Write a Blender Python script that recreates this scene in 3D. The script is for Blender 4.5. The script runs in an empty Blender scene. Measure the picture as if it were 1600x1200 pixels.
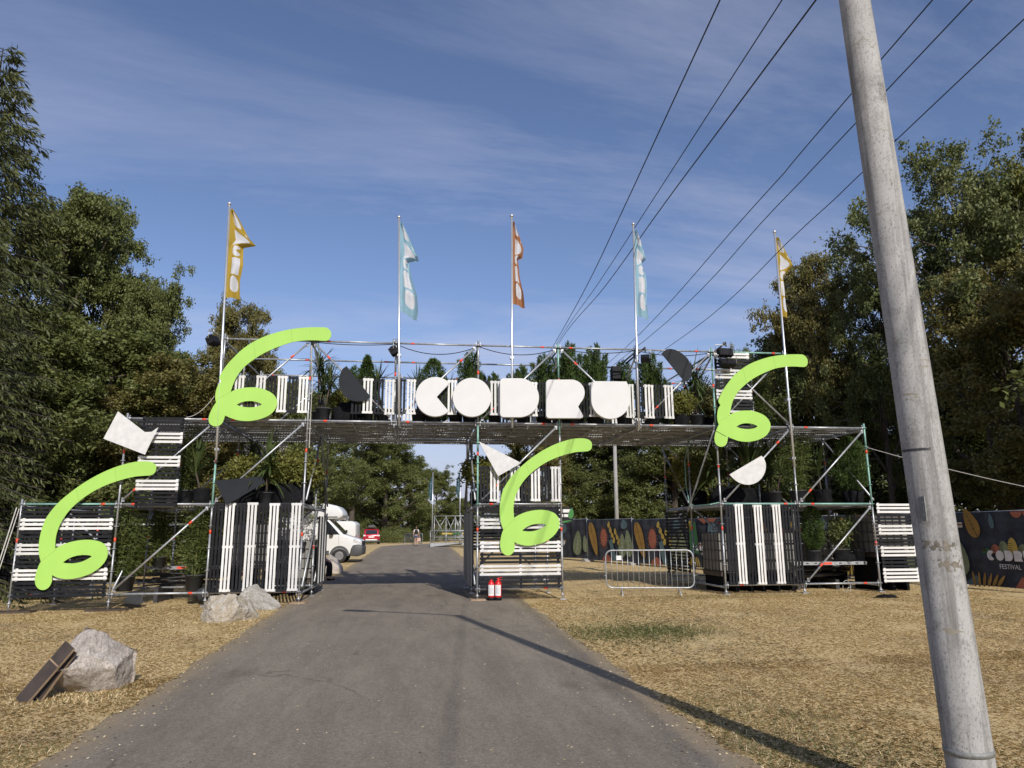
import bpy, bmesh, math, random
import numpy as np
from mathutils import Vector, Matrix
R_ = math.radians
S = bpy.context.scene
COL = S.collection
random.seed(4)

# ------------------------------------------------------------------ camera
F, YAW, PITCH, ROLL = 1133.0, R_(7.262), R_(11.675), R_(-0.318)
YF, CH, X0, BAY = 17.912, 1.561, -4.794, 2.0708
def cam_axes():
    cy, sy, cp, sp = math.cos(YAW), math.sin(YAW), math.cos(PITCH), math.sin(PITCH)
    f = Vector((sy*cp, cy*cp, sp)); r = Vector((cy, -sy, 0)); u = r.cross(f)
    return (math.cos(ROLL)*r+math.sin(ROLL)*u, -math.sin(ROLL)*r+math.cos(ROLL)*u, f)
CR, CU, CF = cam_axes()
cam = bpy.data.cameras.new('camera'); camo = bpy.data.objects.new('camera', cam); COL.objects.link(camo)
cam.sensor_width = 36; cam.lens = F/1600*36; cam.clip_start = .1; cam.clip_end = 3000
m = Matrix.Identity(4)
for i in range(3):
    m[i][0] = CR[i]; m[i][1] = CU[i]; m[i][2] = -CF[i]
m[2][3] = CH
camo.matrix_world = m
S.camera = camo

# ------------------------------------------------------------------ sky, sun, exposure
SUN_EL, SUN_AZ = R_(32.2), R_(169.3)          # azimuth clockwise from +Y
w = bpy.data.worlds.new('World'); S.world = w; w.use_nodes = True
nt = w.node_tree; N = nt.nodes; L = nt.links
bg = N['Background']
sky = N.new('ShaderNodeTexSky'); sky.sky_type = 'NISHITA'; sky.sun_disc = False
sky.sun_elevation = SUN_EL; sky.sun_rotation = SUN_AZ; sky.altitude = 300
sky.air_density = 1.0; sky.dust_density = 0.6; sky.ozone_density = 2.2
tc = N.new('ShaderNodeTexCoord'); sp = N.new('ShaderNodeSeparateXYZ'); L.new(tc.outputs['Generated'], sp.inputs[0])
def wmath(op, a, b=None):
    n = N.new('ShaderNodeMath'); n.operation = op
    for i, v in enumerate((a, b)):
        if v is None: continue
        if isinstance(v, (int, float)): n.inputs[i].default_value = v
        else: L.new(v, n.inputs[i])
    return n.outputs[0]
zz = wmath('ADD', wmath('MAXIMUM', sp.outputs[2], 0.0), .12)
cb = N.new('ShaderNodeCombineXYZ'); L.new(wmath('DIVIDE', sp.outputs[0], zz), cb.inputs[0]); L.new(wmath('DIVIDE', sp.outputs[1], zz), cb.inputs[1])
mp = N.new('ShaderNodeMapping'); mp.inputs['Rotation'].default_value = (0, 0, R_(28)); mp.inputs['Scale'].default_value = (.55, 1.9, 1); mp.inputs['Location'].default_value = (1.7, 3.1, 0)
L.new(cb.outputs[0], mp.inputs[0])
n1 = N.new('ShaderNodeTexNoise'); n1.inputs['Scale'].default_value = .9; n1.inputs['Detail'].default_value = 11; n1.inputs['Roughness'].default_value = .66; n1.inputs['Distortion'].default_value = .5
L.new(mp.outputs[0], n1.inputs['Vector'])
n2 = N.new('ShaderNodeTexNoise'); n2.inputs['Scale'].default_value = .5; n2.inputs['Detail'].default_value = 3
L.new(cb.outputs[0], n2.inputs['Vector'])
r1 = N.new('ShaderNodeMapRange'); r1.inputs['From Min'].default_value = .43; r1.inputs['From Max'].default_value = .76; r1.clamp = True; L.new(n1.outputs['Fac'], r1.inputs['Value'])
r2 = N.new('ShaderNodeMapRange'); r2.inputs['From Min'].default_value = .35; r2.inputs['From Max'].default_value = .65; r2.clamp = True; L.new(n2.outputs['Fac'], r2.inputs['Value'])
cl = wmath('MULTIPLY', wmath('MULTIPLY', r1.outputs[0], wmath('ADD', r2.outputs[0], .30)), .64)
mx = N.new('ShaderNodeMix'); mx.data_type = 'RGBA'; L.new(cl, mx.inputs[0]); L.new(sky.outputs[0], mx.inputs[6]); mx.inputs[7].default_value = (4.9, 5.35, 6.05, 1)
tn = N.new('ShaderNodeMix'); tn.data_type = 'RGBA'; tn.blend_type = 'MULTIPLY'; tn.inputs[0].default_value = 1; tn.inputs[7].default_value = (.99, .94, 1.04, 1)
hz = N.new('ShaderNodeMapRange'); hz.interpolation_type = 'SMOOTHSTEP'; hz.inputs['From Min'].default_value = -.02; hz.inputs['From Max'].default_value = .30; hz.inputs['To Min'].default_value = .85; hz.inputs['To Max'].default_value = 0
L.new(sp.outputs[2], hz.inputs['Value']); hm = N.new('ShaderNodeMix'); hm.data_type = 'RGBA'; L.new(hz.outputs[0], hm.inputs[0]); L.new(mx.outputs[2], hm.inputs[6]); hm.inputs[7].default_value = (4.0, 4.25, 4.95, 1)
L.new(hm.outputs[2], tn.inputs[6]); L.new(tn.outputs[2], bg.inputs[0]); bg.inputs[1].default_value = .122
sd = bpy.data.lights.new('sun', 'SUN'); sd.energy = 4.3; sd.angle = R_(.5); sd.color = (1, .955, .88)
so = bpy.data.objects.new('sun', sd); COL.objects.link(so)
SUNV = Vector((math.sin(SUN_AZ)*math.cos(SUN_EL), math.cos(SUN_AZ)*math.cos(SUN_EL), math.sin(SUN_EL)))
so.rotation_euler = SUNV.to_track_quat('Z', 'Y').to_euler(); so.location = (10, -30, 40)
vs = S.view_settings; vs.view_transform = 'Standard'; vs.look = 'None'; vs.exposure = 0.0; vs.gamma = 1; vs.use_curve_mapping = False
S.cycles.max_bounces = 8; S.cycles.transparent_max_bounces = 24

# ------------------------------------------------------------------ helpers
def ray(px, py): return CR*((px-800)/F)+CU*((600-py)/F)+CF
def at(px, py, Y=None, z=None):
    d = ray(px, py)
    t = Y/d.y if Y is not None else (z-CH)/d.z
    return Vector((d.x*t, d.y*t, CH+d.z*t))
def smooth(t):
    t = np.clip(t, 0, 1); return t*t*(3-2*t)
def gz(x, y):
    x = np.asarray(x, float); y = np.asarray(y, float)
    return -.09*smooth((-3.3-x)/4.5)*smooth((y-4)/8)+.05*smooth((x-3)/4)*smooth((y-4)/8)+.56*smooth((y-24)/42)
def g(x, y): return float(gz(x, y))
def ground_at(px, py):
    p = at(px, py, z=0)
    for _ in range(12): p = at(px, py, z=g(p.x, p.y)) if ray(px, py).z < -1e-4 else p
    return p

class MB:
    def __init__(s): s.v = []; s.f = []; s.m = []; s.sm = []
    def add(s, vs, fs, mi=0, sm=False):
        o = len(s.v); s.v += [tuple(p) for p in vs]
        for q in fs: s.f.append([o+i for i in q]); s.m.append(mi); s.sm.append(sm)
        return s
    def box(s, c, d, rot=None, mi=0):
        c = Vector(c); h = [x/2 for x in d]
        vs = []
        for sx, sy, sz in ((-1,-1,-1),(1,-1,-1),(1,1,-1),(-1,1,-1),(-1,-1,1),(1,-1,1),(1,1,1),(-1,1,1)):
            p = Vector((sx*h[0], sy*h[1], sz*h[2]))
            if rot is not None: p = rot@p
            vs.append(c+p)
        return s.add(vs, [(0,3,2,1),(4,5,6,7),(0,1,5,4),(1,2,6,5),(2,3,7,6),(3,0,4,7)], mi)
    def b2(s, a, b, mi=0):
        return s.box([(a[i]+b[i])/2 for i in range(3)], [abs(b[i]-a[i]) for i in range(3)], None, mi)
    def tube(s, pts, r, n=8, mi=0, caps=True, mis=None):
        pts = [Vector(p) for p in pts]; k = len(pts)
        rs = r if isinstance(r, (list, tuple)) else [r]*k
        t0 = (pts[1]-pts[0]).normalized()
        up = Vector((0,0,1)) if abs(t0.z) < .9 else Vector((1,0,0))
        a = t0.cross(up).normalized(); vs = []
        for i, p in enumerate(pts):
            t = (pts[min(i+1,k-1)]-pts[max(i-1,0)]).normalized()
            a = (a-t*a.dot(t)).normalized(); b = t.cross(a)
            for j in range(n):
                q = 2*math.pi*j/n; vs.append(p+(a*math.cos(q)+b*math.sin(q))*rs[i])
        for i in range(k-1):
            fs = [(i*n+j, i*n+(j+1) % n, (i+1)*n+(j+1) % n, (i+1)*n+j) for j in range(n)]
            if i == 0: o = len(s.v); s.v += [tuple(p) for p in vs]
            for q in fs: s.f.append([o+x for x in q]); s.m.append(mis[i] if mis else mi); s.sm.append(n > 5)
        if caps:
            s.f.append([o+j for j in range(n)][::-1]); s.m.append(mis[0] if mis else mi); s.sm.append(False)
            s.f.append([o+(k-1)*n+j for j in range(n)]); s.m.append(mis[-1] if mis else mi); s.sm.append(False)
        return s
    def lathe(s, prof, c=(0,0,0), n=16, mi=0, mis=None, sm=True):
        o = len(s.v)
        for r, z in prof:
            for j in range(n):
                q = 2*math.pi*j/n; s.v.append((c[0]+r*math.cos(q), c[1]+r*math.sin(q), c[2]+z))
        for i in range(len(prof)-1):
            for j in range(n):
                s.f.append([o+i*n+j, o+i*n+(j+1) % n, o+(i+1)*n+(j+1) % n, o+(i+1)*n+j]); s.m.append(mis[i] if mis else mi); s.sm.append(sm)
        return s
    def prism(s, poly, axis, a, b, mi=0):
        """poly: 2-d points; axis 'x','y','z' is the extrusion axis from a to b"""
        n = len(poly)
        def P(u, v, t): return {'x': (t, u, v), 'y': (u, t, v), 'z': (u, v, t)}[axis]
        vs = [P(u, v, a) for u, v in poly]+[P(u, v, b) for u, v in poly]
        fs = [tuple(range(n)), tuple(range(2*n-1, n-1, -1))]+[(i, (i+1) % n, n+(i+1) % n, n+i) for i in range(n)]
        return s.add(vs, fs, mi)
    def mesh(s, name, mats, off=(0,0,0)):
        me = bpy.data.meshes.new(name)
        me.from_pydata([(p[0]-off[0], p[1]-off[1], p[2]-off[2]) for p in s.v], [], s.f)
        for mt in (mats if isinstance(mats, (list, tuple)) else [mats]): me.materials.append(mt)
        me.polygons.foreach_set('material_index', s.m); me.polygons.foreach_set('use_smooth', s.sm)
        bm = bmesh.new(); bm.from_mesh(me); bmesh.ops.recalc_face_normals(bm, faces=bm.faces); bm.to_mesh(me); bm.free()
        me.update(); return me

def fastmesh(name, V, Fc, mats, mi=None, smooth_=False):
    V = np.asarray(V, np.float32); Fc = np.asarray(Fc, np.int32); k = Fc.shape[1]
    me = bpy.data.meshes.new(name)
    me.vertices.add(len(V)); me.vertices.foreach_set('co', V.ravel())
    me.loops.add(Fc.size); me.loops.foreach_set('vertex_index', Fc.ravel())
    me.polygons.add(len(Fc)); me.polygons.foreach_set('loop_start', np.arange(0, Fc.size, k, dtype=np.int32))
    for mt in (mats if isinstance(mats, (list, tuple)) else [mats]): me.materials.append(mt)
    if mi is not None: me.polygons.foreach_set('material_index', np.asarray(mi, np.int32))
    if smooth_: me.polygons.foreach_set('use_smooth', np.ones(len(Fc), bool))
    me.update(calc_edges=True); me.validate(); return me

def tag(o, label=None, cat=None, group=None, kind=None):
    if label: o['label'] = label
    if cat: o['category'] = cat
    if group: o['group'] = group
    if kind: o['kind'] = kind
    return o
def link(name, me, parent=None, loc=(0,0,0)):
    o = bpy.data.objects.new(name, me); COL.objects.link(o); o.location = loc
    if parent is not None: o.parent = parent
    return o
def thing(name, label, cat, loc=(0,0,0), rz=0, group=None):
    o = link(name, None, None, loc); o.rotation_euler = (0, 0, rz); o.empty_display_size = .2
    return tag(o, label, cat, group)
def part(name, mb, mats, parent, world=False):
    return link(name, mb.mesh(name, mats, parent.location if world else (0,0,0)) if isinstance(mb, MB) else mb, parent)
def solo(name, mb, mats, label, cat, loc=(0,0,0), group=None, rz=0, world=True, kind=None):
    me = mb.mesh(name, mats, loc if world else (0,0,0)) if isinstance(mb, MB) else mb
    o = link(name, me, None, loc); o.rotation_euler = (0, 0, rz)
    return tag(o, label, cat, group, kind)
def kids(o): return [c for c in bpy.data.objects if c.parent == o]
def dup(o, loc=None, rz=None, sc=None, label=None, group=None, parent=None):
    c = o.copy(); COL.objects.link(c); c.parent = parent
    if loc is not None: c.location = loc
    if rz is not None: c.rotation_euler = (0, 0, rz)
    if sc is not None: c.scale = (sc, sc, sc) if isinstance(sc, (int, float)) else sc
    if label: c['label'] = label
    if group: c['group'] = group
    for ch in KIDS.get(o.name) or kids(o): dup(ch, parent=c)
    return c
KIDS = {}

# ------------------------------------------------------------------ materials
def mat(name, col, rough=.7, metal=0, var=.12, scale=6, bump=0, bscale=40, spec=.5, detail=4, rnd=0):
    mt = bpy.data.materials.new(name); mt.use_nodes = True
    nt = mt.node_tree; b = nt.nodes['Principled BSDF']
    b.inputs['Roughness'].default_value = rough; b.inputs['Metallic'].default_value = metal
    b.inputs['Specular IOR Level'].default_value = spec
    t = nt.nodes.new('ShaderNodeTexCoord'); n = nt.nodes.new('ShaderNodeTexNoise')
    n.inputs['Scale'].default_value = scale; n.inputs['Detail'].default_value = detail
    nt.links.new(t.outputs['Object'], n.inputs['Vector'])
    mx = nt.nodes.new('ShaderNodeMix'); mx.data_type = 'RGBA'
    rg = nt.nodes.new('ShaderNodeMapRange'); rg.inputs['From Min'].default_value = .3; rg.inputs['From Max'].default_value = .7
    nt.links.new(n.outputs['Fac'], rg.inputs['Value']); nt.links.new(rg.outputs[0], mx.inputs[0])
    mx.inputs[6].default_value = (*[c*(1-var) for c in col], 1); mx.inputs[7].default_value = (*[min(1, c*(1+var)) for c in col], 1)
    if rnd:
        oi = nt.nodes.new('ShaderNodeObjectInfo'); rr = nt.nodes.new('ShaderNodeMapRange'); rr.inputs['To Min'].default_value = 1-rnd; rr.inputs['To Max'].default_value = 1+rnd*.4; nt.links.new(oi.outputs['Random'], rr.inputs['Value'])
        m2 = nt.nodes.new('ShaderNodeMix'); m2.data_type = 'RGBA'; m2.blend_type = 'MULTIPLY'; m2.inputs[0].default_value = 1; nt.links.new(mx.outputs[2], m2.inputs[6]); nt.links.new(rr.outputs[0], m2.inputs[7]); nt.links.new(m2.outputs[2], b.inputs['Base Color'])
    else: nt.links.new(mx.outputs[2], b.inputs['Base Color'])
    if bump:
        n2 = nt.nodes.new('ShaderNodeTexNoise'); n2.inputs['Scale'].default_value = bscale; n2.inputs['Detail'].default_value = 6
        nt.links.new(t.outputs['Object'], n2.inputs['Vector'])
        bp = nt.nodes.new('ShaderNodeBump'); bp.inputs['Strength'].default_value = bump; bp.inputs['Distance'].default_value = .02
        nt.links.new(n2.outputs['Fac'], bp.inputs['Height']); nt.links.new(bp.outputs[0], b.inputs['Normal'])
    return mt
def leafmat(name, cols, trans=.3, rough=.55, clump=.35):
    mt = bpy.data.materials.new(name); mt.use_nodes = True
    nt = mt.node_tree; N = nt.nodes; L = nt.links; b = N['Principled BSDF']; out = N['Material Output']
    b.inputs['Roughness'].default_value = rough; b.inputs['Specular IOR Level'].default_value = .35
    ge = N.new('ShaderNodeNewGeometry'); cr = N.new('ShaderNodeValToRGB')
    cr.color_ramp.elements[0].color = (*cols[0], 1); cr.color_ramp.elements[1].color = (*cols[-1], 1)
    for i, c in enumerate(cols[1:-1]): e = cr.color_ramp.elements.new((i+1)/(len(cols)-1)); e.color = (*c, 1)
    t = N.new('ShaderNodeTexCoord'); n = N.new('ShaderNodeTexNoise'); n.inputs['Scale'].default_value = clump; n.inputs['Detail'].default_value = 3
    L.new(t.outputs['Object'], n.inputs['Vector'])
    oi = N.new('ShaderNodeObjectInfo')
    a = N.new('ShaderNodeMath'); a.operation = 'MULTIPLY_ADD'; L.new(ge.outputs['Random Per Island'], a.inputs[0]); a.inputs[1].default_value = .55
    c2 = N.new('ShaderNodeMath'); c2.operation = 'MULTIPLY_ADD'; L.new(n.outputs['Fac'], c2.inputs[0]); c2.inputs[1].default_value = 1.1; c2.inputs[2].default_value = -.35
    L.new(c2.outputs[0], a.inputs[2]); L.new(a.outputs[0], cr.inputs[0])
    L.new(cr.outputs[0], b.inputs['Base Color'])
    tr = N.new('ShaderNodeBsdfTranslucent'); L.new(cr.outputs[0], tr.inputs[0])
    mx = N.new('ShaderNodeMixShader'); mx.inputs[0].default_value = trans
    L.new(b.outputs[0], mx.inputs[1]); L.new(tr.outputs[0], mx.inputs[2]); L.new(mx.outputs[0], out.inputs[0])
    return mt
M = {}
M['steel'] = mat('galvanised_steel', (.40,.41,.42), .42, .55, .22, 9)
M['greensteel'] = mat('green_painted_steel', (.22,.40,.34), .5, .2, .2, 8)
M['redband'] = mat('red_band', (.72,.07,.03), .5, 0, .1)
M['darksteel'] = mat('dark_steel', (.06,.06,.065), .5, .4, .3)
M['white'] = mat('white_painted_wood', (.65,.64,.615), .6, 0, .10, 3.5, .3, 30, rnd=.14)
M['black'] = mat('black_painted_wood', (.017,.018,.021), .6, 0, .25, 5, .25, 30, spec=.12, rnd=.35)
M['lime'] = mat('lime_green_paint', (.335,.565,.115), .6, 0, .05, 1.2, spec=.15)
M['signwhite'] = mat('white_sign_paint', (.61,.603,.59), .65, 0, .035, 2.5, spec=.12)
M['signedge'] = mat('white_sign_edge', (.68,.68,.66), .6, 0, .06, 4)
M['roughwhite'] = mat('brushed_white_board', (.57,.565,.55), .7, 0, .10, 7, spec=.2)
M['charcoal'] = mat('charcoal_board', (.022,.024,.028), .6, 0, .12, 3, spec=.1)
M['pole'] = mat('flagpole_aluminium', (.62,.63,.64), .3, .7, .08)
M['blackplastic'] = mat('black_plastic', (.012,.012,.014), .55, 0, .2, spec=.15)
M['potgrey'] = mat('grey_pot_plastic', (.055,.057,.06), .6, 0, .15, spec=.15)
M['cloth'] = mat('black_cloth', (.010,.010,.011), .9, 0, .3, 8, .6, 14, spec=.08)
M['soil'] = mat('potting_soil', (.04,.027,.018), .95, 0, .3, 20)
M['wood'] = mat('weathered_wood', (.30,.21,.13), .75, 0, .25, 5, .3, 30)
M['darkwood'] = mat('dark_film_ply', (.055,.04,.03), .55, 0, .25, 6, .2, 30)
M['red'] = mat('extinguisher_red', (.55,.012,.012), .3, 0, .06)
M['carred'] = mat('car_red', (.40,.015,.03), .25, .2, .06)
M['vanwhite'] = mat('vehicle_white', (.66,.66,.65), .28, 0, .03)
M['glass'] = mat('dark_glass', (.02,.025,.03), .06, 0, .1, spec=.9)
M['tyre'] = mat('tyre_rubber', (.018,.018,.018), .8, 0, .2)
M['greyplastic'] = mat('grey_bumper', (.06,.062,.065), .55, 0, .1)
M['silver'] = mat('silver_rim', (.28,.28,.29), .35, .6, .1)
M['lamp'] = mat('lamp_lens', (.75,.77,.8), .12, .3, .05)
M['plate'] = mat('cast_plate', (.22,.22,.21), .6, .2, .2, 60)
M['tank'] = mat('tank_plastic', (.20,.19,.17), .5, 0, .1, 3)
M['bark'] = mat('bark', (.075,.058,.042), .9, 0, .35, 7, .8, 14)
M['cable'] = mat('black_cable', (.01,.01,.011), .6)
M['rope'] = mat('white_rope', (.48,.46,.42), .8)
M['concrete'] = mat('concrete', (.30,.29,.27), .85, 0, .15, 4, .4, 40)
M['paper'] = mat('paper', (.75,.75,.73), .7)
M['skin'] = mat('skin', (.52,.32,.23), .55)
M['hair'] = mat('brown_hair', (.11,.055,.03), .6, 0, .3, 40)
M['denim'] = mat('denim', (.09,.14,.22), .85, 0, .2, 30)
M['shirt'] = mat('white_cotton', (.72,.71,.70), .85)
M['darkcloth'] = mat('dark_clothes', (.012,.012,.014), .85, 0, .3, 10)
M['bagpink'] = mat('pale_pink_bag', (.55,.38,.34), .7)
M['trunk_spruce'] = mat('spruce_bark', (.035,.028,.022), .9, 0, .3, 9, .6, 20)
M['straw'] = leafmat('dry_grass', [(.58,.425,.205),(.80,.615,.335),(.94,.78,.51),(.52,.425,.20)], .12, .8, .6)
M['greengrass'] = leafmat('green_grass', [(.055,.075,.018),(.11,.13,.034),(.20,.19,.065)], .25, .7, .8)
M['ash'] = leafmat('ash_leaves', [(.060,.078,.020),(.105,.128,.034),(.155,.170,.050),(.22,.215,.075)], .28)
M['maple'] = leafmat('browning_leaves', [(.080,.084,.022),(.135,.132,.036),(.20,.165,.052),(.13,.148,.042)], .28)
M['oak'] = leafmat('oak_leaves', [(.050,.066,.020),(.095,.118,.034),(.15,.165,.052),(.21,.20,.075)], .25)
M['lightleaf'] = leafmat('yellowish_leaves', [(.11,.118,.024),(.185,.188,.042),(.27,.25,.065)], .3)
M['needle'] = leafmat('spruce_needles', [(.042,.056,.018),(.080,.092,.028),(.14,.14,.042)], .15)
M['thuja'] = leafmat('thuja_foliage', [(.035,.062,.014),(.06,.10,.022),(.10,.14,.035)], .2, clump=3)
M['palm'] = leafmat('palm_leaves', [(.035,.06,.016),(.07,.10,.03),(.13,.15,.05)], .25, clump=3)
M['bamboo'] = leafmat('bamboo_leaves', [(.05,.075,.016),(.09,.12,.028),(.15,.16,.045)], .3, clump=3)
M['cane'] = mat('bamboo_cane', (.20,.20,.07), .6)
# perforated deck: round holes punched through the steel planks
def perforated():
    mt = mat('perforated_steel_deck', (.17,.168,.16), .6, .3, .2, 6)
    nt = mt.node_tree; N = nt.nodes; L = nt.links; b = N['Principled BSDF']; out = N['Material Output']
    t = N.new('ShaderNodeTexCoord'); s = N.new('ShaderNodeSeparateXYZ'); L.new(t.outputs['Object'], s.inputs[0])
    def md(op, a, v):
        n = N.new('ShaderNodeMath'); n.operation = op
        L.new(a, n.inputs[0]); n.inputs[1].default_value = v; return n.outputs[0]
    fx = md('GREATER_THAN', md('FRACT', md('MULTIPLY', s.outputs[0], 1/.07), 0), .5)
    fy = md('GREATER_THAN', md('FRACT', md('MULTIPLY', s.outputs[1], 1/.1), 0), .72)
    no = N.new('ShaderNodeTexNoise'); no.inputs['Scale'].default_value = 2.5; L.new(t.outputs['Object'], no.inputs['Vector'])
    fn = md('GREATER_THAN', no.outputs['Fac'], .40)
    mu = N.new('ShaderNodeMath'); mu.operation = 'MULTIPLY'; L.new(fx, mu.inputs[0]); L.new(fy, mu.inputs[1])
    mu2 = N.new('ShaderNodeMath'); mu2.operation = 'MULTIPLY'; L.new(mu.outputs[0], mu2.inputs[0]); L.new(fn, mu2.inputs[1])
    tr = N.new('ShaderNodeBsdfTransparent'); mx = N.new('ShaderNodeMixShader')
    L.new(mu2.outputs[0], mx.inputs[0]); L.new(b.outputs[0], mx.inputs[1]); L.new(tr.outputs[0], mx.inputs[2]); L.new(mx.outputs[0], out.inputs[0])
    return mt
M['deck'] = perforated()

# ------------------------------------------------------------------ ground and road
def ground_mat():
    mt = bpy.data.materials.new('dry_meadow'); mt.use_nodes = True
    nt = mt.node_tree; N = nt.nodes; L = nt.links; b = N['Principled BSDF']; b.inputs['Roughness'].default_value = .95; b.inputs['Specular IOR Level'].default_value = .1
    t = N.new('ShaderNodeTexCoord')
    def noise(sc, d=5, ro=.6, st=None):
        n = N.new('ShaderNodeTexNoise'); n.inputs['Scale'].default_value = sc; n.inputs['Detail'].default_value = d; n.inputs['Roughness'].default_value = ro
        if st:
            mp = N.new('ShaderNodeMapping'); mp.inputs['Scale'].default_value = st; L.new(t.outputs['Object'], mp.inputs[0]); L.new(mp.outputs[0], n.inputs['Vector'])
        else: L.new(t.outputs['Object'], n.inputs['Vector'])
        return n.outputs['Fac']
    def ramp(v, stops):
        r = N.new('ShaderNodeValToRGB'); L.new(v, r.inputs[0])
        r.color_ramp.elements[0].position, r.color_ramp.elements[0].color = stops[0][0], (*stops[0][1], 1)
        r.color_ramp.elements[1].position, r.color_ramp.elements[1].color = stops[-1][0], (*stops[-1][1], 1)
        for p, c in stops[1:-1]: e = r.color_ramp.elements.new(p); e.color = (*c, 1)
        return r.outputs[0]
    def mix(f, a, bb):
        m_ = N.new('ShaderNodeMix'); m_.data_type = 'RGBA'; L.new(f, m_.inputs[0]); L.new(a, m_.inputs[6]); L.new(bb, m_.inputs[7]); return m_.outputs[2]
    straw = ramp(noise(22, 8, .7), [(.3, (.33,.24,.115)), (.5, (.54,.405,.205)), (.72, (.70,.55,.31))])
    dirt = ramp(noise(30, 6, .6), [(.3, (.22,.16,.10)), (.7, (.38,.28,.175))])
    green = ramp(noise(25, 6, .7), [(.3, (.05,.055,.014)), (.7, (.16,.145,.045))])
    f1 = ramp(noise(.55, 5, .6), [(.54, (0,0,0)), (.70, (.8,.8,.8))])
    f2 = ramp(noise(.38, 5, .62, (1, 1.3, 1)), [(.60, (0,0,0)), (.72, (.6,.6,.6))])
    c = mix(f2, mix(f1, straw, dirt), green)
    L.new(c, b.inputs['Base Color'])
    bp = N.new('ShaderNodeBump'); bp.inputs['Strength'].default_value = .35; bp.inputs['Distance'].default_value = .03
    L.new(noise(45, 6, .75), bp.inputs['Height']); L.new(bp.outputs[0], b.inputs['Normal'])
    return mt
M['ground'] = ground_mat()
def asphalt_mat():
    mt = bpy.data.materials.new('worn_asphalt'); mt.use_nodes = True
    nt = mt.node_tree; N = nt.nodes; L = nt.links; b = N['Principled BSDF']; b.inputs['Roughness'].default_value = .9; b.inputs['Specular IOR Level'].default_value = .25
    t = N.new('ShaderNodeTexCoord')
    def noise(sc, d=5, ro=.6, st=(1,1,1)):
        n = N.new('ShaderNodeTexNoise'); n.inputs['Scale'].default_value = sc; n.inputs['Detail'].default_value = d; n.inputs['Roughness'].default_value = ro
        mp = N.new('ShaderNodeMapping'); mp.inputs['Scale'].default_value = st; L.new(t.outputs['Object'], mp.inputs[0]); L.new(mp.outputs[0], n.inputs['Vector'])
        return n.outputs['Fac']
    def ramp(v, stops):
        r = N.new('ShaderNodeValToRGB'); L.new(v, r.inputs[0])
        r.color_ramp.elements[0].position, r.color_ramp.elements[0].color = stops[0][0], (*stops[0][1], 1)
        r.color_ramp.elements[1].position, r.color_ramp.elements[1].color = stops[-1][0], (*stops[-1][1], 1)
        for p, c in stops[1:-1]: e = r.color_ramp.elements.new(p); e.color = (*c, 1)
        return r.outputs[0]
    def mix(f, a, bb, mode='MIX'):
        m_ = N.new('ShaderNodeMix'); m_.data_type = 'RGBA'; m_.blend_type = mode
        if isinstance(f, float): m_.inputs[0].default_value = f
        else: L.new(f, m_.inputs[0])
        L.new(a, m_.inputs[6]); L.new(bb, m_.inputs[7]); return m_.outputs[2]
    base = ramp(noise(.9, 6, .6, (1, .35, 1)), [(.3, (.205,.173,.138)), (.7, (.258,.222,.178))])
    fine = ramp(noise(120, 4, .8), [(.34, (.58,.58,.58)), (.5, (.97,.97,.97)), (.68, (1.42,1.40,1.36))])
    c = mix(1.0, base, fine, 'MULTIPLY')
    c = mix(1.0, c, ramp(noise(38, 5, .75), [(.36, (.72,.72,.72)), (.5, (1,1,1)), (.66, (1.2,1.19,1.17))]), 'MULTIPLY')
    c = mix(1.0, c, ramp(noise(1.6, 7, .75, (1.6, .25, 1)), [(.38, (.84,.84,.84)), (.6, (1.08,1.07,1.05))]), 'MULTIPLY')
    vc = N.new('ShaderNodeTexVoronoi'); vc.feature = 'DISTANCE_TO_EDGE'; vc.inputs['Scale'].default_value = .55; dn_ = N.new('ShaderNodeTexNoise'); dn_.inputs['Scale'].default_value = 2.2; dn_.inputs['Detail'].default_value = 6; L.new(t.outputs['Object'], dn_.inputs['Vector'])
    dm = N.new('ShaderNodeMix'); dm.data_type = 'RGBA'; dm.inputs[0].default_value = .28; L.new(t.outputs['Object'], dm.inputs[6]); L.new(dn_.outputs['Color'], dm.inputs[7]); L.new(dm.outputs[2], vc.inputs['Vector'])
    ck = ramp(vc.outputs['Distance'], [(.002, (1,1,1)), (.006, (0,0,0))]); cg = ramp(noise(.45, 3, .5), [(.52, (0,0,0)), (.60, (.75,.75,.75))])
    cm_ = N.new('ShaderNodeMix'); cm_.data_type = 'RGBA'; cm_.blend_type = 'MULTIPLY'; cm_.inputs[0].default_value = 1; L.new(ck, cm_.inputs[6]); L.new(cg, cm_.inputs[7])
    cr_ = N.new('ShaderNodeRGB'); cr_.outputs[0].default_value = (.07,.062,.055,1); c = mix(cm_.outputs[2], c, cr_.outputs[0])
    vo = N.new('ShaderNodeTexVoronoi'); vo.inputs['Scale'].default_value = 16; L.new(t.outputs['Object'], vo.inputs['Vector'])
    fl = N.new('ShaderNodeMath'); fl.operation = 'LESS_THAN'; L.new(vo.outputs['Distance'], fl.inputs[0]); fl.inputs[1].default_value = .085
    sp_ = N.new('ShaderNodeRGB'); sp_.outputs[0].default_value = (.42,.40,.36,1)
    c = mix(fl.outputs[0], c, sp_.outputs[0])
    # dusty, gritty margins
    at_ = N.new('ShaderNodeAttribute'); at_.attribute_name = 'margin'
    nn = N.new('ShaderNodeMath'); nn.operation = 'MULTIPLY_ADD'; L.new(noise(3.5, 6, .7), nn.inputs[0]); nn.inputs[1].default_value = .9; nn.inputs[2].default_value = -.45
    ad = N.new('ShaderNodeMath'); ad.operation = 'ADD'; ad.use_clamp = True; L.new(nn.outputs[0], ad.inputs[0]); L.new(at_.outputs['Fac'], ad.inputs[1])
    fm = ramp(ad.outputs[0], [(.35, (0,0,0)), (.9, (.95,.95,.95))])
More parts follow.
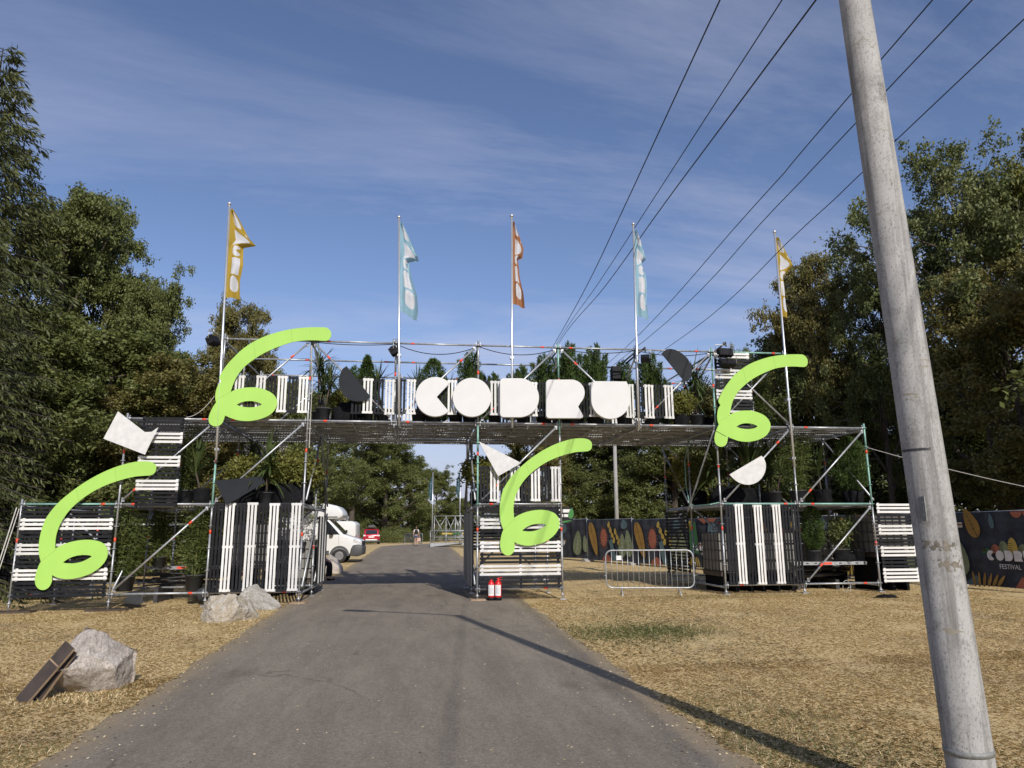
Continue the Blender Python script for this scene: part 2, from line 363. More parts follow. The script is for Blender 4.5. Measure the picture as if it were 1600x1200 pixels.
    du = ramp(noise(40, 6, .7), [(.3, (.20,.155,.10)), (.7, (.36,.28,.18))])
    c = mix(fm, c, du)
    # dark oil stains and tar patches
    st = ramp(noise(.8, 5, .6, (1, .5, 1)), [(.60, (1,1,1)), (.70, (.72,.71,.70))])
    c = mix(1.0, c, st, 'MULTIPLY')
    L.new(c, b.inputs['Base Color'])
    bp = N.new('ShaderNodeBump'); bp.inputs['Strength'].default_value = .5; bp.inputs['Distance'].default_value = .01
    L.new(noise(140, 4, .8), bp.inputs['Height']); L.new(bp.outputs[0], b.inputs['Normal'])
    return mt
M['asphalt'] = asphalt_mat()

def grid(name, xs, ys, zf, mt, kind_name):
    X, Y = np.meshgrid(xs, ys); Z = zf(X, Y)
    V = np.stack([X, Y, Z], -1).reshape(-1, 3); nx, ny = len(xs), len(ys)
    i = np.arange(nx*ny).reshape(ny, nx)
    Fc = np.stack([i[:-1,:-1], i[:-1,1:], i[1:,1:], i[1:,:-1]], -1).reshape(-1, 4)
    o = link(name, fastmesh(name, V, Fc, mt, smooth_=True)); o['kind'] = 'structure'; return o
xs = np.concatenate([[-900,-500,-300,-200,-140,-100,-75,-55,-42], np.arange(-34, 34.1, .5), [42,55,75,100,140,200,300,500,900]])
ys = np.concatenate([[-300,-120,-60,-35,-20,-10], np.arange(-5, 70.1, .5), np.arange(72, 130, 4), [140,160,200,260,340,500,900,1500]])
grid('ground', xs, ys, lambda X, Y: gz(X, Y), M['ground'], 'ground')
def road_edges(y):
    wob = .02*np.sin(y*1.7)+.02*np.sin(y*4.1+1)+.02*np.sin(y*9.3)
    bend = .012*np.clip(y-62, 0, None)**2
    l = -2.6-.030*np.clip(y-5.8, 0, 19)+wob+bend
    r = 2.30+.018*np.clip(y-5, 0, 16)+.03*np.sin(y*1.3+2)+.03*np.sin(y*5.3)+.015*np.sin(y*11)+bend
    return l, r
def make_road():
    ys = np.concatenate([np.arange(-30, 3, 1.0), np.arange(3, 40, .12), np.arange(40, 100, .8)])
    l, r = road_edges(ys); u = np.array([0, .03, .06, .1, .16, .25, .5, .75, .84, .9, .94, .97, 1.0])
    X = l[:, None]+(r-l)[:, None]*u; Y = np.repeat(ys[:, None], len(u), 1); Z = gz(X, Y)+.014-.010*(np.minimum(u, 1-u) < 1e-6)
    V = np.stack([X, Y, Z], -1).reshape(-1, 3); ny, nx = X.shape
    i = np.arange(nx*ny).reshape(ny, nx)
    Fc = np.stack([i[:-1,:-1], i[:-1,1:], i[1:,1:], i[1:,:-1]], -1).reshape(-1, 4)
    me = fastmesh('road', V, Fc, M['asphalt'], smooth_=True)
    a = me.attributes.new('margin', 'FLOAT', 'POINT')
    mg = np.repeat(np.clip(1-np.minimum(u, 1-u)/.11, 0, 1)[None], ny, 0).ravel().astype(np.float32)
    a.data.foreach_set('value', mg)
    o = link('road', me); o['kind'] = 'structure'
make_road()

def make_grass():
    rng = np.random.default_rng(7)
    def blades(n, x0, x1, y0, y1, hmin, hmax, wd, seed_tilt=1.0):
        x = rng.uniform(x0, x1, n); y = y0+(y1-y0)*rng.random(n)**1.25
        l, r = road_edges(y)
        keep = (x < l+.03+.08*rng.random(n)**3) | (x > r-.03-.08*rng.random(n)**3)
        k = np.sin(x*1.9+1.3*np.sin(y*.9))*np.sin(y*1.3+.8*np.sin(x*.7))      # bare patches
        keep &= rng.random(n) > np.clip(k-.45, 0, .8)*1.5
        x, y = x[keep], y[keep]; n = len(x)
        h = rng.uniform(hmin, hmax, n); a = rng.uniform(0, 2*np.pi, n); tl = np.clip(rng.normal(1.42, .14, n), .3, 1.55)*seed_tilt
        d = np.stack([np.cos(a)*np.sin(tl), np.sin(a)*np.sin(tl), np.cos(tl)], 1)
        s = np.stack([-np.sin(a), np.cos(a), np.zeros(n)], 1)*wd*rng.uniform(.6, 1.3, n)[:, None]
        p = np.stack([x, y, gz(x, y)-.004], 1)
        mid = p+d*(h*.55)[:, None]; mid[:, 2] += .003+.006*rng.random(n); tip = p+d*h[:, None]; tip[:, 2] += .004*rng.random(n)
        V = np.stack([p-s, p+s, mid+s*.7, tip, mid-s*.7], 1).reshape(-1, 3)
        Fc = np.arange(n*5).reshape(n, 5)
        return V, Fc, x, y
    Vs, Fs, o, gs = [], [], 0, []
    for a in ((260000, -5.5, 8, 3.2, 9, .02, .085, .0010), (260000, -11, 14, 8.5, 18, .03, .10, .0017), (90000, -14, 19, 17, 36, .05, .12, .0035)):
        V, Fc, x, y = blades(*a); Vs.append(V); Fs.append(Fc+o); o += len(V)
        q = at(985, 985, z=0.02); q2 = at(1010, 1165, z=0.02)
        gr = np.exp(-((x-q.x)**2/1.6+(y-q.y)**2/2.2))*.75+np.exp(-((x-3.4)**2/.9+(y-4.4)**2/.7))*.5+.12*(np.sin(x*.8+y*.5)*np.sin(y*.9-x*.3) > .35)
        gs.append(rng.random(len(x)) < gr)
    for px, py, sx, sy, nb in ((975, 988, .62, .62, 15000), (1045, 987, .42, .40, 7000), (930, 958, .5, .5, 1500), (1010, 1165, .7, .4, 3500), (1240, 1185, .6, .35, 3500), (1150, 1110, .5, .5, 2500), (60, 1185, .5, .4, 2500), (1180, 935, 2.2, .4, 5000), (128, 1088, .42, .30, -2600), (352, 972, .5, .3, -2200), (402, 955, .45, .3, -1800), (1527, 1270, .25, .25, -1500)):
        grn = .9 if nb > 0 else .3; nb = abs(nb)
        q = at(px, py, z=.0); xg, yg = rng.normal(q.x, sx, nb), rng.normal(q.y, sy, nb); l, r = road_edges(yg); kk = (xg > r+.02) | (xg < l-.02); xg, yg = xg[kk], yg[kk]; n = len(xg)
        h = rng.uniform(.02, .075, n); a = rng.uniform(0, 6.283, n); tl = rng.uniform(.7, 1.45, n); d = np.stack([np.cos(a)*np.sin(tl), np.sin(a)*np.sin(tl), np.cos(tl)], 1); s = np.stack([-np.sin(a), np.cos(a), np.zeros(n)], 1)*.0025
        p = np.stack([xg, yg, gz(xg, yg)-.004], 1); V = np.stack([p-s, p+s, p+d*(h*.55)[:,None]+s*.7, p+d*h[:,None], p+d*(h*.55)[:,None]-s*.7], 1).reshape(-1, 3)
        Vs.append(V); Fs.append(np.arange(n*5).reshape(n, 5)+o); o += len(V); gs.append(rng.random(n) < grn)
    me = fastmesh('grass', np.concatenate(Vs), np.concatenate(Fs), [M['straw'], M['greengrass']], mi=np.concatenate(gs).astype(int))
    o = link('grass', me); tag(o, 'short dry trampled grass beside the road', 'grass', kind='stuff')
make_grass()
# ------------------------------------------------------------------ scaffold gate
XC = {c: X0+(i-2)*BAY for i, c in enumerate('ABCDEFGHIJK')}
CN = 'ABCDEFGHIJK'
ZL = [.28, 2.28, 4.28, 6.28]
ROWS = [YF, YF+2.07, YF+4.14]
gate = thing('scaffold_gate', 'long tubular steel scaffold gate spanning the asphalt road on three towers', 'scaffold', (0, YF, 0))
rg_ = random.Random(11)
def jit(s): return rg_.uniform(-s, s)
def standard(x, y, z0, z1, mi=0, top=.12):
    mb = MB(); r = .0245
    zs = [z0]; mis = []
    # red marking band plus tube
    zz = z0
    bands = [b for b in np.arange(1.45, 9, 2.0) if z0 < b < z1-.1]
    for b in bands:
        b += jit(.25)
        zs += [b, b+.09]; mis += [mi, 2]
    zs.append(z1+top); mis.append(mi)
    for i in range(len(zs)-1):
        mb.tube([(x, y, zs[i]), (x, y, zs[i+1])], r if mis[i] != 2 else r+.0015, 8, mis[i])
    k = math.ceil((z0-.28)/.5)
    while .28+k*.5 < z1+.05:
        z = .28+k*.5; mb.lathe([(r, -.006), (.058, -.006), (.058, .006), (r, .006)], (x, y, z), 10, mi, sm=False); k += 1
    sd_ = part('standard', mb, [M['steel'], M['greensteel'], M['redband']], gate, True)
    if z0 < .4:
        gzv = g(x, y); mb = MB()
        mb.tube([(x, y, gzv+.02), (x, y, z0)], .017, 8); mb.b2((x-.075, y-.075, gzv-.03), (x+.075, y+.075, gzv+.028))
        mb.lathe([(.02, -.03), (.045, -.03), (.045, .0), (.02, .0)], (x, y, z0-.05), 8)
        jk = part('base_jack', mb, M['steel'], gate, True); jk.parent = sd_
def hbar(name, p, q, mi=0, band=True, r=.0242):
    p, q = Vector(p), Vector(q); d = (q-p).normalized(); Ln = (q-p).length; mb = MB()
    mb.tube([p+d*.03, q-d*.03], r, 8, mi)
    if band:
        t = rg_.choice([.16, .2, .8, .84]); c = p+d*Ln*t
        mb.tube([c-d*.045, c+d*.045], r+.0016, 8, 2)
    for e, s in ((p, 1), (q, -1)):                       # wedge heads
        mb.tube([e+d*s*.026, e+d*s*.085], .034, 6, 0)
        mb.box(e+d*s*.055, (.012, .012, .16), None, 0)
    part(name, mb, [M['steel'], M['greensteel'], M['redband']], gate, True)
top_of = {'A': 1, 'B': 2, 'C': 3, 'D': 3, 'E': 3, 'F': 3, 'G': 3, 'H': 3, 'I': 3, 'J': 3, 'K': 2}
low_of = {'E': 2, 'H': 2}
for c in CN:
    for r, y in enumerate(ROWS):
        lo = ZL[low_of.get(c, 0)]; hi = ZL[top_of[c]]
        if r == 1 and c in 'EH': continue
        gm = 0
        z0 = lo-.1 if lo < 1 else lo
        cuts = [(z0, hi, 0)]
        if r == 0:
            if c == 'C': cuts = [(z0, 2.2, 0), (2.2, 4.2, 1), (4.2, hi, 0)]
            if c == 'F': cuts = [(z0, 2.2, 0), (2.2, 4.2, 1), (4.2, hi, 0)]
            if c == 'G': cuts = [(z0, 4.0, 0), (4.0, hi, 1)]
            if c == 'I': cuts = [(z0, 4.2, 0), (4.2, hi, 1)]
            if c == 'J': cuts = [(z0, 4.2, 0), (4.2, hi, 1)]
            if c == 'K': cuts = [(z0, 2.2, 0), (2.2, hi, 1)]
        for i, (a, b, k) in enumerate(cuts): standard(XC[c], y, a, b, k, .12 if i == len(cuts)-1 else .04)
# ledgers
GREEN = {('A', 1): 1, ('I', 1): 1, ('J', 1): 1, ('I', 3): 1}
for i in range(10):
    a, b = CN[i], CN[i+1]
    for lv in range(4):
        if lv > min(top_of[a], top_of[b]): continue
        if a+b in ('DE', 'EF', 'GH', 'HI') and lv < 2: continue
        for r, y in enumerate(ROWS):
            if r and lv == 1 and a+b == 'AB' and r == 2: continue
            hbar('ledger', (XC[a], y, ZL[lv]), (XC[b], y, ZL[lv]), GREEN.get((a, lv), 0) if r == 0 else 0, r == 0 or lv == 3)
for c in CN:
    for lv in range(top_of[c]+1):
        if c in 'EH' and lv < 2: continue
        for r in (0, 1):
            if lv == 3 and c in 'DEH' and r: continue
            hbar('transom', (XC[c], ROWS[r], ZL[lv]-.055), (XC[c], ROWS[r+1], ZL[lv]-.055), 0, False)
def brace(c1, l1, c2, l2, row=0, f0=.05, f1=.95, dy=-.06, mi=0):
    p = Vector((XC[c1], ROWS[row]+dy, ZL[l1])); q = Vector((XC[c2], ROWS[row]+dy, ZL[l2]))
    a = p.lerp(q, f0); b = p.lerp(q, f1); d = (b-a).normalized(); mb = MB()
    mb.tube([a, b], .0242, 8, mi); t = a.lerp(b, rg_.choice([.13, .2, .82])); mb.tube([t-d*.05, t+d*.05], .0262, 8, 2)
    for e in (a, b): mb.box(e+Vector((0, .03, 0)), (.06, .05, .09), None, 0)
    part('brace', mb, [M['steel'], M['greensteel'], M['redband']], gate, True)
for a in (('B',0,'C',1), ('B',1,'C',2), ('C',1,'D',2), ('C',2,'D',3), ('E',2,'D',3), ('E',2,'F',3), ('F',2,'G',3), ('H',2,'G',3), ('H',2,'I',3),
          ('F',1,'G',2), ('I',1,'J',2), ('J',1,'K',2), ('J',0,'K',1), ('I',2,'J',3)): brace(*a)
for a in (('B',0,'A',1,1), ('C',0,'D',1,1), ('D',0,'C',1,2), ('G',0,'F',1,1), ('F',0,'G',1,2), ('J',0,'I',1,1), ('I',0,'J',1,2), ('K',0,'J',1,2), ('C',2,'D',3,2),
          ('D',1,'C',2,2), ('J',1,'I',2,2), ('K',1,'J',2,2), ('B',1,'C',2,2), ('E',2,'F',3,2), ('H',2,'I',3,2), ('J',2,'I',3,2), ('J',2,'I',3,0)): brace(*a)
# cross braces along the passage sides (front to back)
def xbrace(c, l1, l2, r1, r2, dx=.06):
    a = Vector((XC[c]+dx, ROWS[r1], ZL[l1]+.1)); b = Vector((XC[c]+dx, ROWS[r2], ZL[l2]-.12)); mb = MB()
    mb.tube([a, b], .0242, 8); part('brace', mb, [M['steel']], gate, True)
for c, dx in (('D', .06), ('F', -.06)):
    xbrace(c, 0, 1, 0, 1, dx); xbrace(c, 1, 2, 0, 1, dx); xbrace(c, 0, 1, 1, 2, dx); xbrace(c, 1, 2, 2, 1, dx)
xbrace('I', 0, 2, 2, 0, -.06); xbrace('I', 1, 2, 1, 2, -.06); xbrace('B', 0, 1, 0, 1); xbrace('K', 1, 2, 0, 1); xbrace('K', 0, 1, 2, 1)
for c in 'DEGHI':
    a = Vector((XC[c]+.05, ROWS[0], ZL[3]-.05)); b = Vector((XC[c]+.05, ROWS[2], ZL[2]+.1)); mb = MB(); mb.tube([a, b], .0242, 8); part('brace', mb, [M['steel']], gate, True)
# perforated deck planks
def planks(a, b, lv, rows=(0, 1), nper=3, skip=0):
    x0, x1 = XC[a]+.03, XC[b]-.03
    for r in rows:
        wd = (2.07-.12)/nper
        for k in range(nper):
            if rg_.random() < skip: continue
            y0 = ROWS[r]+.06+k*wd+.008+jit(.004); y1 = y0+wd-.028
            z = ZL[lv]+.03+jit(.004); mb = MB()
            mb.add([(x0, y0, z), (x1, y0, z), (x1, y1, z), (x0, y1, z)], [(0, 1, 2, 3)])
            mb.b2((x0, y0-.002, z-.075), (x1, y0+.003, z-.003), 1); mb.b2((x0, y1-.003, z-.075), (x1, y1+.002, z-.003), 1)
            for e in (x0+.02, (x0+x1)/2, x1-.02): mb.b2((e-.018, y0+.006, z-.05), (e+.018, y1-.006, z-.006), 1)
            part('deck_plank', mb, [M['deck'], M['steel']], gate, True)
for i in range(1, 10): planks(CN[i], CN[i+1], 2)
for a, b in (('B','C'), ('C','D'), ('F','G'), ('I','J'), ('J','K')): planks(a, b, 1, (0,) if a in 'B' else (0, 1))
# low planks carrying the ground-floor pots
def low_plank(a, b, y, z):
    mb = MB(); x0, x1 = XC[a]+.02, XC[b]-.02
    mb.b2((x0, y, z-.08), (x1, y+.5, z)); mb.b2((x0+.75, y-.003, z-.07), (x0+1.05, y, z-.012), 1)
    for k in range(9):
        if .7 < .1+k*.23 < 1.1: continue
        mb.lathe([(.0, 0), (.028, 0)], (0,0,0), 8, 2) if False else mb.b2((x0+.1+k*.23, y-.003, z-.055), (x0+.17+k*.23, y, z-.025), 2)
    part('low_deck', mb, [M['steel'], M['redband'], M['darksteel']], gate, True)
low_plank('J', 'K', ROWS[0]+.45, .80); low_plank('B', 'C', ROWS[1], .80)
mb = MB()
for c in 'CF':                                          # green tape / cable lashed along the uprights
    pass
# timber sole boards under the jacks
for i, (c, r, wd) in enumerate((('A', 0, 1.0), ('B', 0, .95), ('F', 0, .36), ('D', 0, .36))):
    x = XC[c]; gv = g(x, YF); mb = MB(); mb.box((x+.02, YF+.02, gv+.022), (wd, .3, .05), Matrix.Rotation(jit(.2), 3, 'Z'))
    solo('sole_board', mb, M['darkwood'] if c in 'AB' else M['wood'],
         {'A': 'dark timber board under the leftmost front leg of the scaffold', 'B': 'dark timber board under second front scaffold leg, by a tipped pot', 'F': 'pale timber pad under the scaffold leg beside the red extinguishers', 'D': 'pale timber pad under the scaffold leg at left edge of road'}[c],
         'board', (x, YF, gv))

# ------------------------------------------------------------------ slat panels
ORD = ['first','second','third','fourth','fifth','sixth','seventh','eighth','ninth','tenth','eleventh','twelfth','thirteenth','fourteenth','fifteenth','sixteenth']
def slat_panel(p0, ex, n, pitch, wslat, length, ez, colour, label, group, battens=(.06, .94), ext=.02, dn=None):
    """p0 corner; ex = direction across slats, ez = direction along slats; slats n; dn = outward normal"""
    ex, ez, dn = Vector(ex), Vector(ez), Vector(dn); mb = MB(); p0 = Vector(p0)
    def bar(c, a, b, t):
        vs = []
        for s1, s2, s3 in ((-1,-1,-1),(1,-1,-1),(1,1,-1),(-1,1,-1),(-1,-1,1),(1,-1,1),(1,1,1),(-1,1,1)):
            vs.append(c+ex*(s1*a/2)+ez*(s2*b/2)+dn*(s3*t/2))
        mb.add(vs, [(0,3,2,1),(4,5,6,7),(0,1,5,4),(1,2,6,5),(2,3,7,6),(3,0,4,7)])
    for k in range(n):
        bar(p0+ex*(pitch*(k+.5)+jit(.003))+ez*(length/2+jit(.006))+dn*.012, wslat, length, .022)
    for t in battens:
        bar(p0+ex*(pitch*n/2)+ez*(length*t)-dn*.015, pitch*n+ext*2, .055, .026)
    c = p0+ex*(pitch*n/2)+ez*(length/2)
    solo('slat_panel', mb, M[colour], label, 'slat panel', c, group)
GP = 'black and white slat panels fixed to the scaffold'
def vrow(x0, x1, z0, z1, ngroups, start, place, y, battens=(.035, .965), dn=(0, -1, 0), pick=None, cols=None):
    gw = (x1-x0)/ngroups; cnt = {'white': 0, 'black': 0}
    for k in range(ngroups):
        colr = cols[k] if cols else ('black', 'white')[(k+start) % 2]; cnt[colr] += 1
        if pick and k not in pick: continue
        h = jit(.012)
        slat_panel((x0+k*gw+.004, y-(.0 if colr == 'white' else -.004), z0+h), (1,0,0), 3, (gw-.008)/3, (gw-.008)/3*.62, z1-z0, (0,0,1), colr,
                   f'{ORD[cnt[colr]-1]} {colr} upright slat panel from left {place}', GP, battens, .0, dn)
def hcol(x0, x1, z1, seq, place, y, battens=(.03, .5, .97), dn=(0,-1,0), pitch=.0917, name='level'):
    z = z1; cnt = {'white': 0, 'black': 0}
    for colr, n in seq:
        cnt[colr] += 1; z -= n*pitch
        slat_panel((x0+jit(.008), y-(.0 if colr == 'white' else -.004), z), (0,0,1), n, pitch, .056, x1-x0, (1,0,0), colr,
                   f'{ORD[cnt[colr]-1]} {colr} horizontal slat panel from top {place}', GP, battens, 0, dn)
W, B = 'white', 'black'
YP = YF-.062
hcol(XC['A']+.05, XC['B']-.05, 2.24, [(B,3),(W,3),(B,3),(W,3),(B,3),(W,3),(B,4)], 'on the far left bay behind the green squiggle', YP)
hcol(XC['B']+.36, XC['B']+1.3, 4.32, [(B,4),(W,3),(B,3),(W,3),(B,3),(W,3),(B,4)], 'of the tall stack under the white notched board', YP, (.04, .96))
vrow(XC['C']+.05, XC['D']-.02, .30, 2.30, 8, 0, 'on the tower just left of the road', YP, (.012, .5, .988))
vrow(XC['C']+.06, XC['D']-.01, 4.46, 5.36, 8, 0, 'on the railing behind the upper left squiggle', YP)
BR = [548,566,583,600.5,617,634.7,650,667,683,698.5,714,731,748,765.5,782,796,810,824,840.3,856,872,888,904.5,920,935,949,963,977,991,1006,1022,1037,1052.5]
cnt = {'white': 0, 'black': 0}
for k in range(len(BR)-1):                    # the builders set these by eye: widths vary
    xa, xb = at(BR[k], 622, Y=YP).x, at(BR[k+1], 622, Y=YP).x; colr = ('black','white')[k % 2]; cnt[colr] += 1
    slat_panel((xa+.004, YP+(.004 if k % 2 == 0 else 0), 4.46+jit(.012)), (1,0,0), 3, (xb-xa-.008)/3, (xb-xa-.008)/3*.60, .88, (0,0,1), colr,
               f'{ORD[cnt[colr]-1]} {colr} upright slat panel from left on the bridge railing behind the big letters', GP, (.035, .965), 0, (0,-1,0))
hcol(XC['I']+.04, XC['I']+1.02, 6.26, [(W,2),(B,3),(W,3),(B,3),(W,3),(B,3),(W,3)], 'of the stack behind the upper right squiggle', YP, (.04, .96))
hcol(XC['F']+.06, XC['G']-.04, 2.22, [(B,3),(W,3),(B,3),(W,3),(B,3),(W,3),(B,3)], 'on the narrow tower behind the red extinguishers', YP)
vrow(XC['F']+.03, XC['G']-.01, 2.34, 3.20, 8, 0, 'on the upper part of the narrow road tower', YP)
vrow(XC['I']+.06, XC['J']+.0, .30, 2.26, 8, 0, 'on the right tower beside the crowd barrier', YP, (.012, .5, .988), cols=[B,W,B,W,B,W,B,B])
hcol(XC['K']+.06, XC['K']+1.10, 2.30, [(W,3),(B,3),(W,3),(B,3),(W,3),(B,3),(W,4)], 'at the far right behind the concrete pole', YP, (.06, .94))
# panels on the back row and passage sides seen through the scaffold
YB = ROWS[2]+.06
vrow(XC['J']+.1, XC['K']-.1, .3, 2.22, 7, 0, 'at the back behind the low plank plants', YB, (.012, .5, .988))
vrow(XC['C']-.4, XC['C']+.9, 3.3, 4.2, 5, 1, 'hung high behind the left tower plants', YB)
vrow(XC['D']+.2, XC['I']+.3, 4.46, 5.34, 32, 1, 'on the far railing of the bridge', YB, (.035, .965))
def side(x, y0, y1, z0, z1, n, start, place, dn):
    gw = (y1-y0)/n; cnt = {'white': 0, 'black': 0}
    for k in range(n):
        colr = ('black', 'white')[(k+start) % 2]; cnt[colr] += 1
        slat_panel((x, y0+k*gw, z0), (0,1,0), 3, gw/3, gw/3*.62, z1-z0, (0,0,1), colr, f'{ORD[cnt[colr]-1]} nearest {colr} slat panel {place}', GP, (.03, .97), 0, dn)
side(XC['D']+.07, ROWS[0]+2.2, ROWS[0]+4.1, .30, 2.05, 7, 0, 'on the left tower side facing the road', (1,0,0))
side(XC['F']-.07, ROWS[0]+.25, ROWS[0]+4.0, .30, 2.1, 14, 0, 'on the narrow tower side facing the road', (-1,0,0))
hcol(XC['F']+.06, XC['G']-.04, 1.9, [(B,3),(B,3),(B,3)], 'at the back of the narrow tower', YB)
def sidecol(x, y0, y1, z1, n, place):
    for k in range(n):
        slat_panel((x, y0, z1-(k+1)*.29), (0,0,1), 3, .0917, .056, y1-y0, (0,1,0), 'black', f'{ORD[k]} black slat panel from the top {place}', GP, (.04,.96), 0, (-1,0,0))
sidecol(XC['I']-.07, ROWS[1]+.1, ROWS[2]-.05, 2.2, 6, 'on the right tower side behind the crowd barrier')
hcol(XC['A']+.1, XC['B']+.9, 2.2, [(B,3),(W,1),(B,3)], 'at the back of the far left bay', YB)

# ------------------------------------------------------------------ flat cut-out boards and letters
def catmull(pts, k=6):
    out = []; n = len(pts)
    for i in range(n):
        p0, p1, p2, p3 = [np.array(pts[(i+j) % n], float) for j in (-1, 0, 1, 2)]
        if np.allclose(p1, p2): continue
        if np.allclose(p0, p1): p0 = p1-(p2-p1)
        if np.allclose(p2, p3): p3 = p2+(p2-p1)
        for t in np.arange(k)/k:
            out.append(tuple(.5*((2*p1)+(-p0+p2)*t+(2*p0-5*p1+4*p2-p3)*t*t+(-p0+3*p1-3*p2+p3)*t**3)))
    return out
def flat_mesh(name, loops, depth, mats, bevel=0):
    cu = bpy.data.curves.new(name, 'CURVE'); cu.dimensions = '2D'; cu.fill_mode = 'BOTH'; cu.extrude = depth/2
    if bevel: cu.bevel_depth = bevel; cu.bevel_resolution = 2; cu.offset = -bevel
    for lp in loops:
        s = cu.splines.new('POLY'); s.points.add(len(lp)-1); s.use_cyclic_u = True
        for p, q in zip(s.points, lp): p.co = (q[0], q[1], 0, 1)
    o = bpy.data.objects.new(name, cu); me = bpy.data.meshes.new_from_object(o); bpy.data.objects.remove(o)
    n = len(me.vertices); co = np.zeros(n*3, np.float32); me.vertices.foreach_get('co', co); co = co.reshape(-1, 3)
    co = np.stack([co[:,0], -co[:,2], co[:,1]], 1); me.vertices.foreach_set('co', co.ravel())
    me.materials.clear()
    for mt in mats: me.materials.append(mt)
    if len(mats) > 1:
        me.update(); mi = [0 if abs(p.normal.y) > .7 else 1 for p in me.polygons]; me.polygons.foreach_set('material_index', mi)
    me.name = name; me.update(); return me
def board(name, loops_px, Y, depth, mats, label, cat, group=None, bevel=0, shift=(0, 0)):
    lw = [[(at(px, py, Y=Y).x+shift[0], at(px, py, Y=Y).z+shift[1]) for px, py in lp] for lp in loops_px]
    c = np.mean(lw[0], 0); lw = [[(x-c[0], z-c[1]) for x, z in lp] for lp in lw]
    return solo(name, flat_mesh(name, lw, depth, mats, bevel), None, label, cat, (c[0], Y, c[1]), group)
def zc(pts, ox, oy, s): return [(ox+x/s, oy+y/s) for x, y in pts]
YS = YF-.16
sq1o = zc(catmull([(740,403),(775,404),(800,412),(814,430),(808,460),(785,475),(750,478),(700,483),(640,497),(570,520),(500,552),(430,597),(370,650),(325,710),(300,765),(290,810),(288,858),(288,858),(310,845),(360,825),(420,813),(480,812),(530,825),(555,850),(562,885),(550,920),(520,955),(470,988),(410,1008),(350,1016),(300,1008),(272,995),(272,995),(270,1030),(255,1058),(230,1072),(205,1068),(187,1048),(183,1015),(190,980),(203,945),(214,925),(214,925),(205,890),(203,840),(212,780),(235,710),(268,660),(315,608),(380,555),(450,507),(530,463),(610,430),(690,408)]), 0, 600, 3.3325)
sq1h = zc(catmull([(328,929),(328,929),(360,908),(400,894),(440,890),(470,893),(478,899),(478,899),(450,915),(420,927),(380,934),(345,933)]), 0, 600, 3.3325)
sq2o = zc(catmull([(900,140),(935,143),(960,163),(967,190),(960,215),(940,232),(905,233),(850,230),(780,232),(700,243),(620,268),(540,300),(470,337),(400,385),(350,430),(310,485),(285,540),(275,570),(268,588),(268,588),(290,578),(340,563),(400,557),(460,560),(520,578),(565,605),(588,640),(592,670),(580,705),(550,740),(500,768),(440,785),(380,791),(320,785),(270,770),(230,752),(230,752),(222,780),(210,805),(190,822),(165,828),(140,822),(120,803),(116,775),(122,745),(140,705),(160,672),(168,662),(168,662),(162,630),(165,590),(180,545),(203,515),(203,515),(190,490),(202,462),(240,405),(290,350),(350,293),(420,245),(500,205),(580,178),(660,158),(740,146),(820,140)]), 300, 480, 4.444)
sq2h = zc(catmull([(310,677),(310,677),(340,662),(370,654),(405,652),(440,656),(470,666),(486,675),(486,675),(465,687),(430,694),(395,696),(355,692),(330,686)]), 300, 480, 4.444)
GS = 'lime green squiggle cut-outs on the gate'
lm = [M['lime'], M['lime']]
board('squiggle_board', [sq1o, sq1h], YS, .02, lm, 'lime green looping squiggle board, lowest one at the far left over horizontal slats', 'decoration', GS)
board('squiggle_board', [sq2o, sq2h], YS, .02, lm, 'lime green looping squiggle board on the upper left corner by a yellow flag', 'decoration', GS)
d3 = at(927, 697.6, Y=YS)-at(244.8, 731, Y=YS); e3 = at(793.5, 864.3, Y=YS)-at(69, 921.7, Y=YS); d3 = (d3+e3)/2
board('squiggle_board', [sq1o, sq1h], YS, .02, lm, 'lime green looping squiggle board on the narrow tower above the red extinguishers', 'decoration', GS, shift=(d3.x, d3.z))
d4 = at(1265.6, 566.4, Y=YS)-at(517.6, 522.8, Y=YS); e4 = at(1123, 696, Y=YS)-at(337, 666.3, Y=YS); d4 = (d4+e4)/2
board('squiggle_board', [sq2o, sq2h], YS, .02, lm, 'lime green looping squiggle board on the upper right corner, split across its tail', 'decoration', GS, shift=(d4.x, d4.z))
SQ = [o for o in bpy.data.objects if o.name.startswith('squiggle_board')]; sq4 = SQ[-1]
M['limeseam'] = mat('lime_board_seam', (.17,.30,.06), .7)
def seams(src, base, cuts):
    for (a, b) in cuts:                                         # butt joints where the plywood pieces meet
        va, vb = at(*a, Y=YS-.0105)-Vector(base.location), at(*b, Y=YS-.0105)-Vector(base.location)
        mb = MB(); mb.tube([va, vb], .0022, 4); me = mb.mesh('seam', M['limeseam'])
        for o in src: link('seam', me, o)
c2 = lambda x, y: (300+x/4.444, 480+y/4.444)
c1 = lambda x, y: (x/3.3325, 600+y/3.3325)
seams((SQ[1], SQ[3]), SQ[1], [(c2(428,243), c2(440,356)), (c2(690,153), c2(696,243)), (c2(172,640), c2(300,572))])
seams((SQ[0], SQ[2]), SQ[0], [(c1(398,546), c1(412,612)), (c1(600,434), c1(606,507)), (c1(216,922), c1(292,862))])
ja, jb = at(1115.5, 671.5, Y=YS-.012), at(1134.8, 682.3, Y=YS-.012); mb = MB(); mb.tube([ja-sq4.location, jb-sq4.location], .006, 5); part('joint_gap', mb, M['blackplastic'], sq4)
rw = [M['roughwhite'], M['signedge']]; ch = [M['charcoal'], M['charcoal']]
board('notched_board', [zc([(148,17),(400,212),(465,208),(523,168),(400,423),(12,273)], 160, 640, 6)], YF-.24, .03, rw, 'white tilted board with a notched corner on the upper left stack', 'decoration')
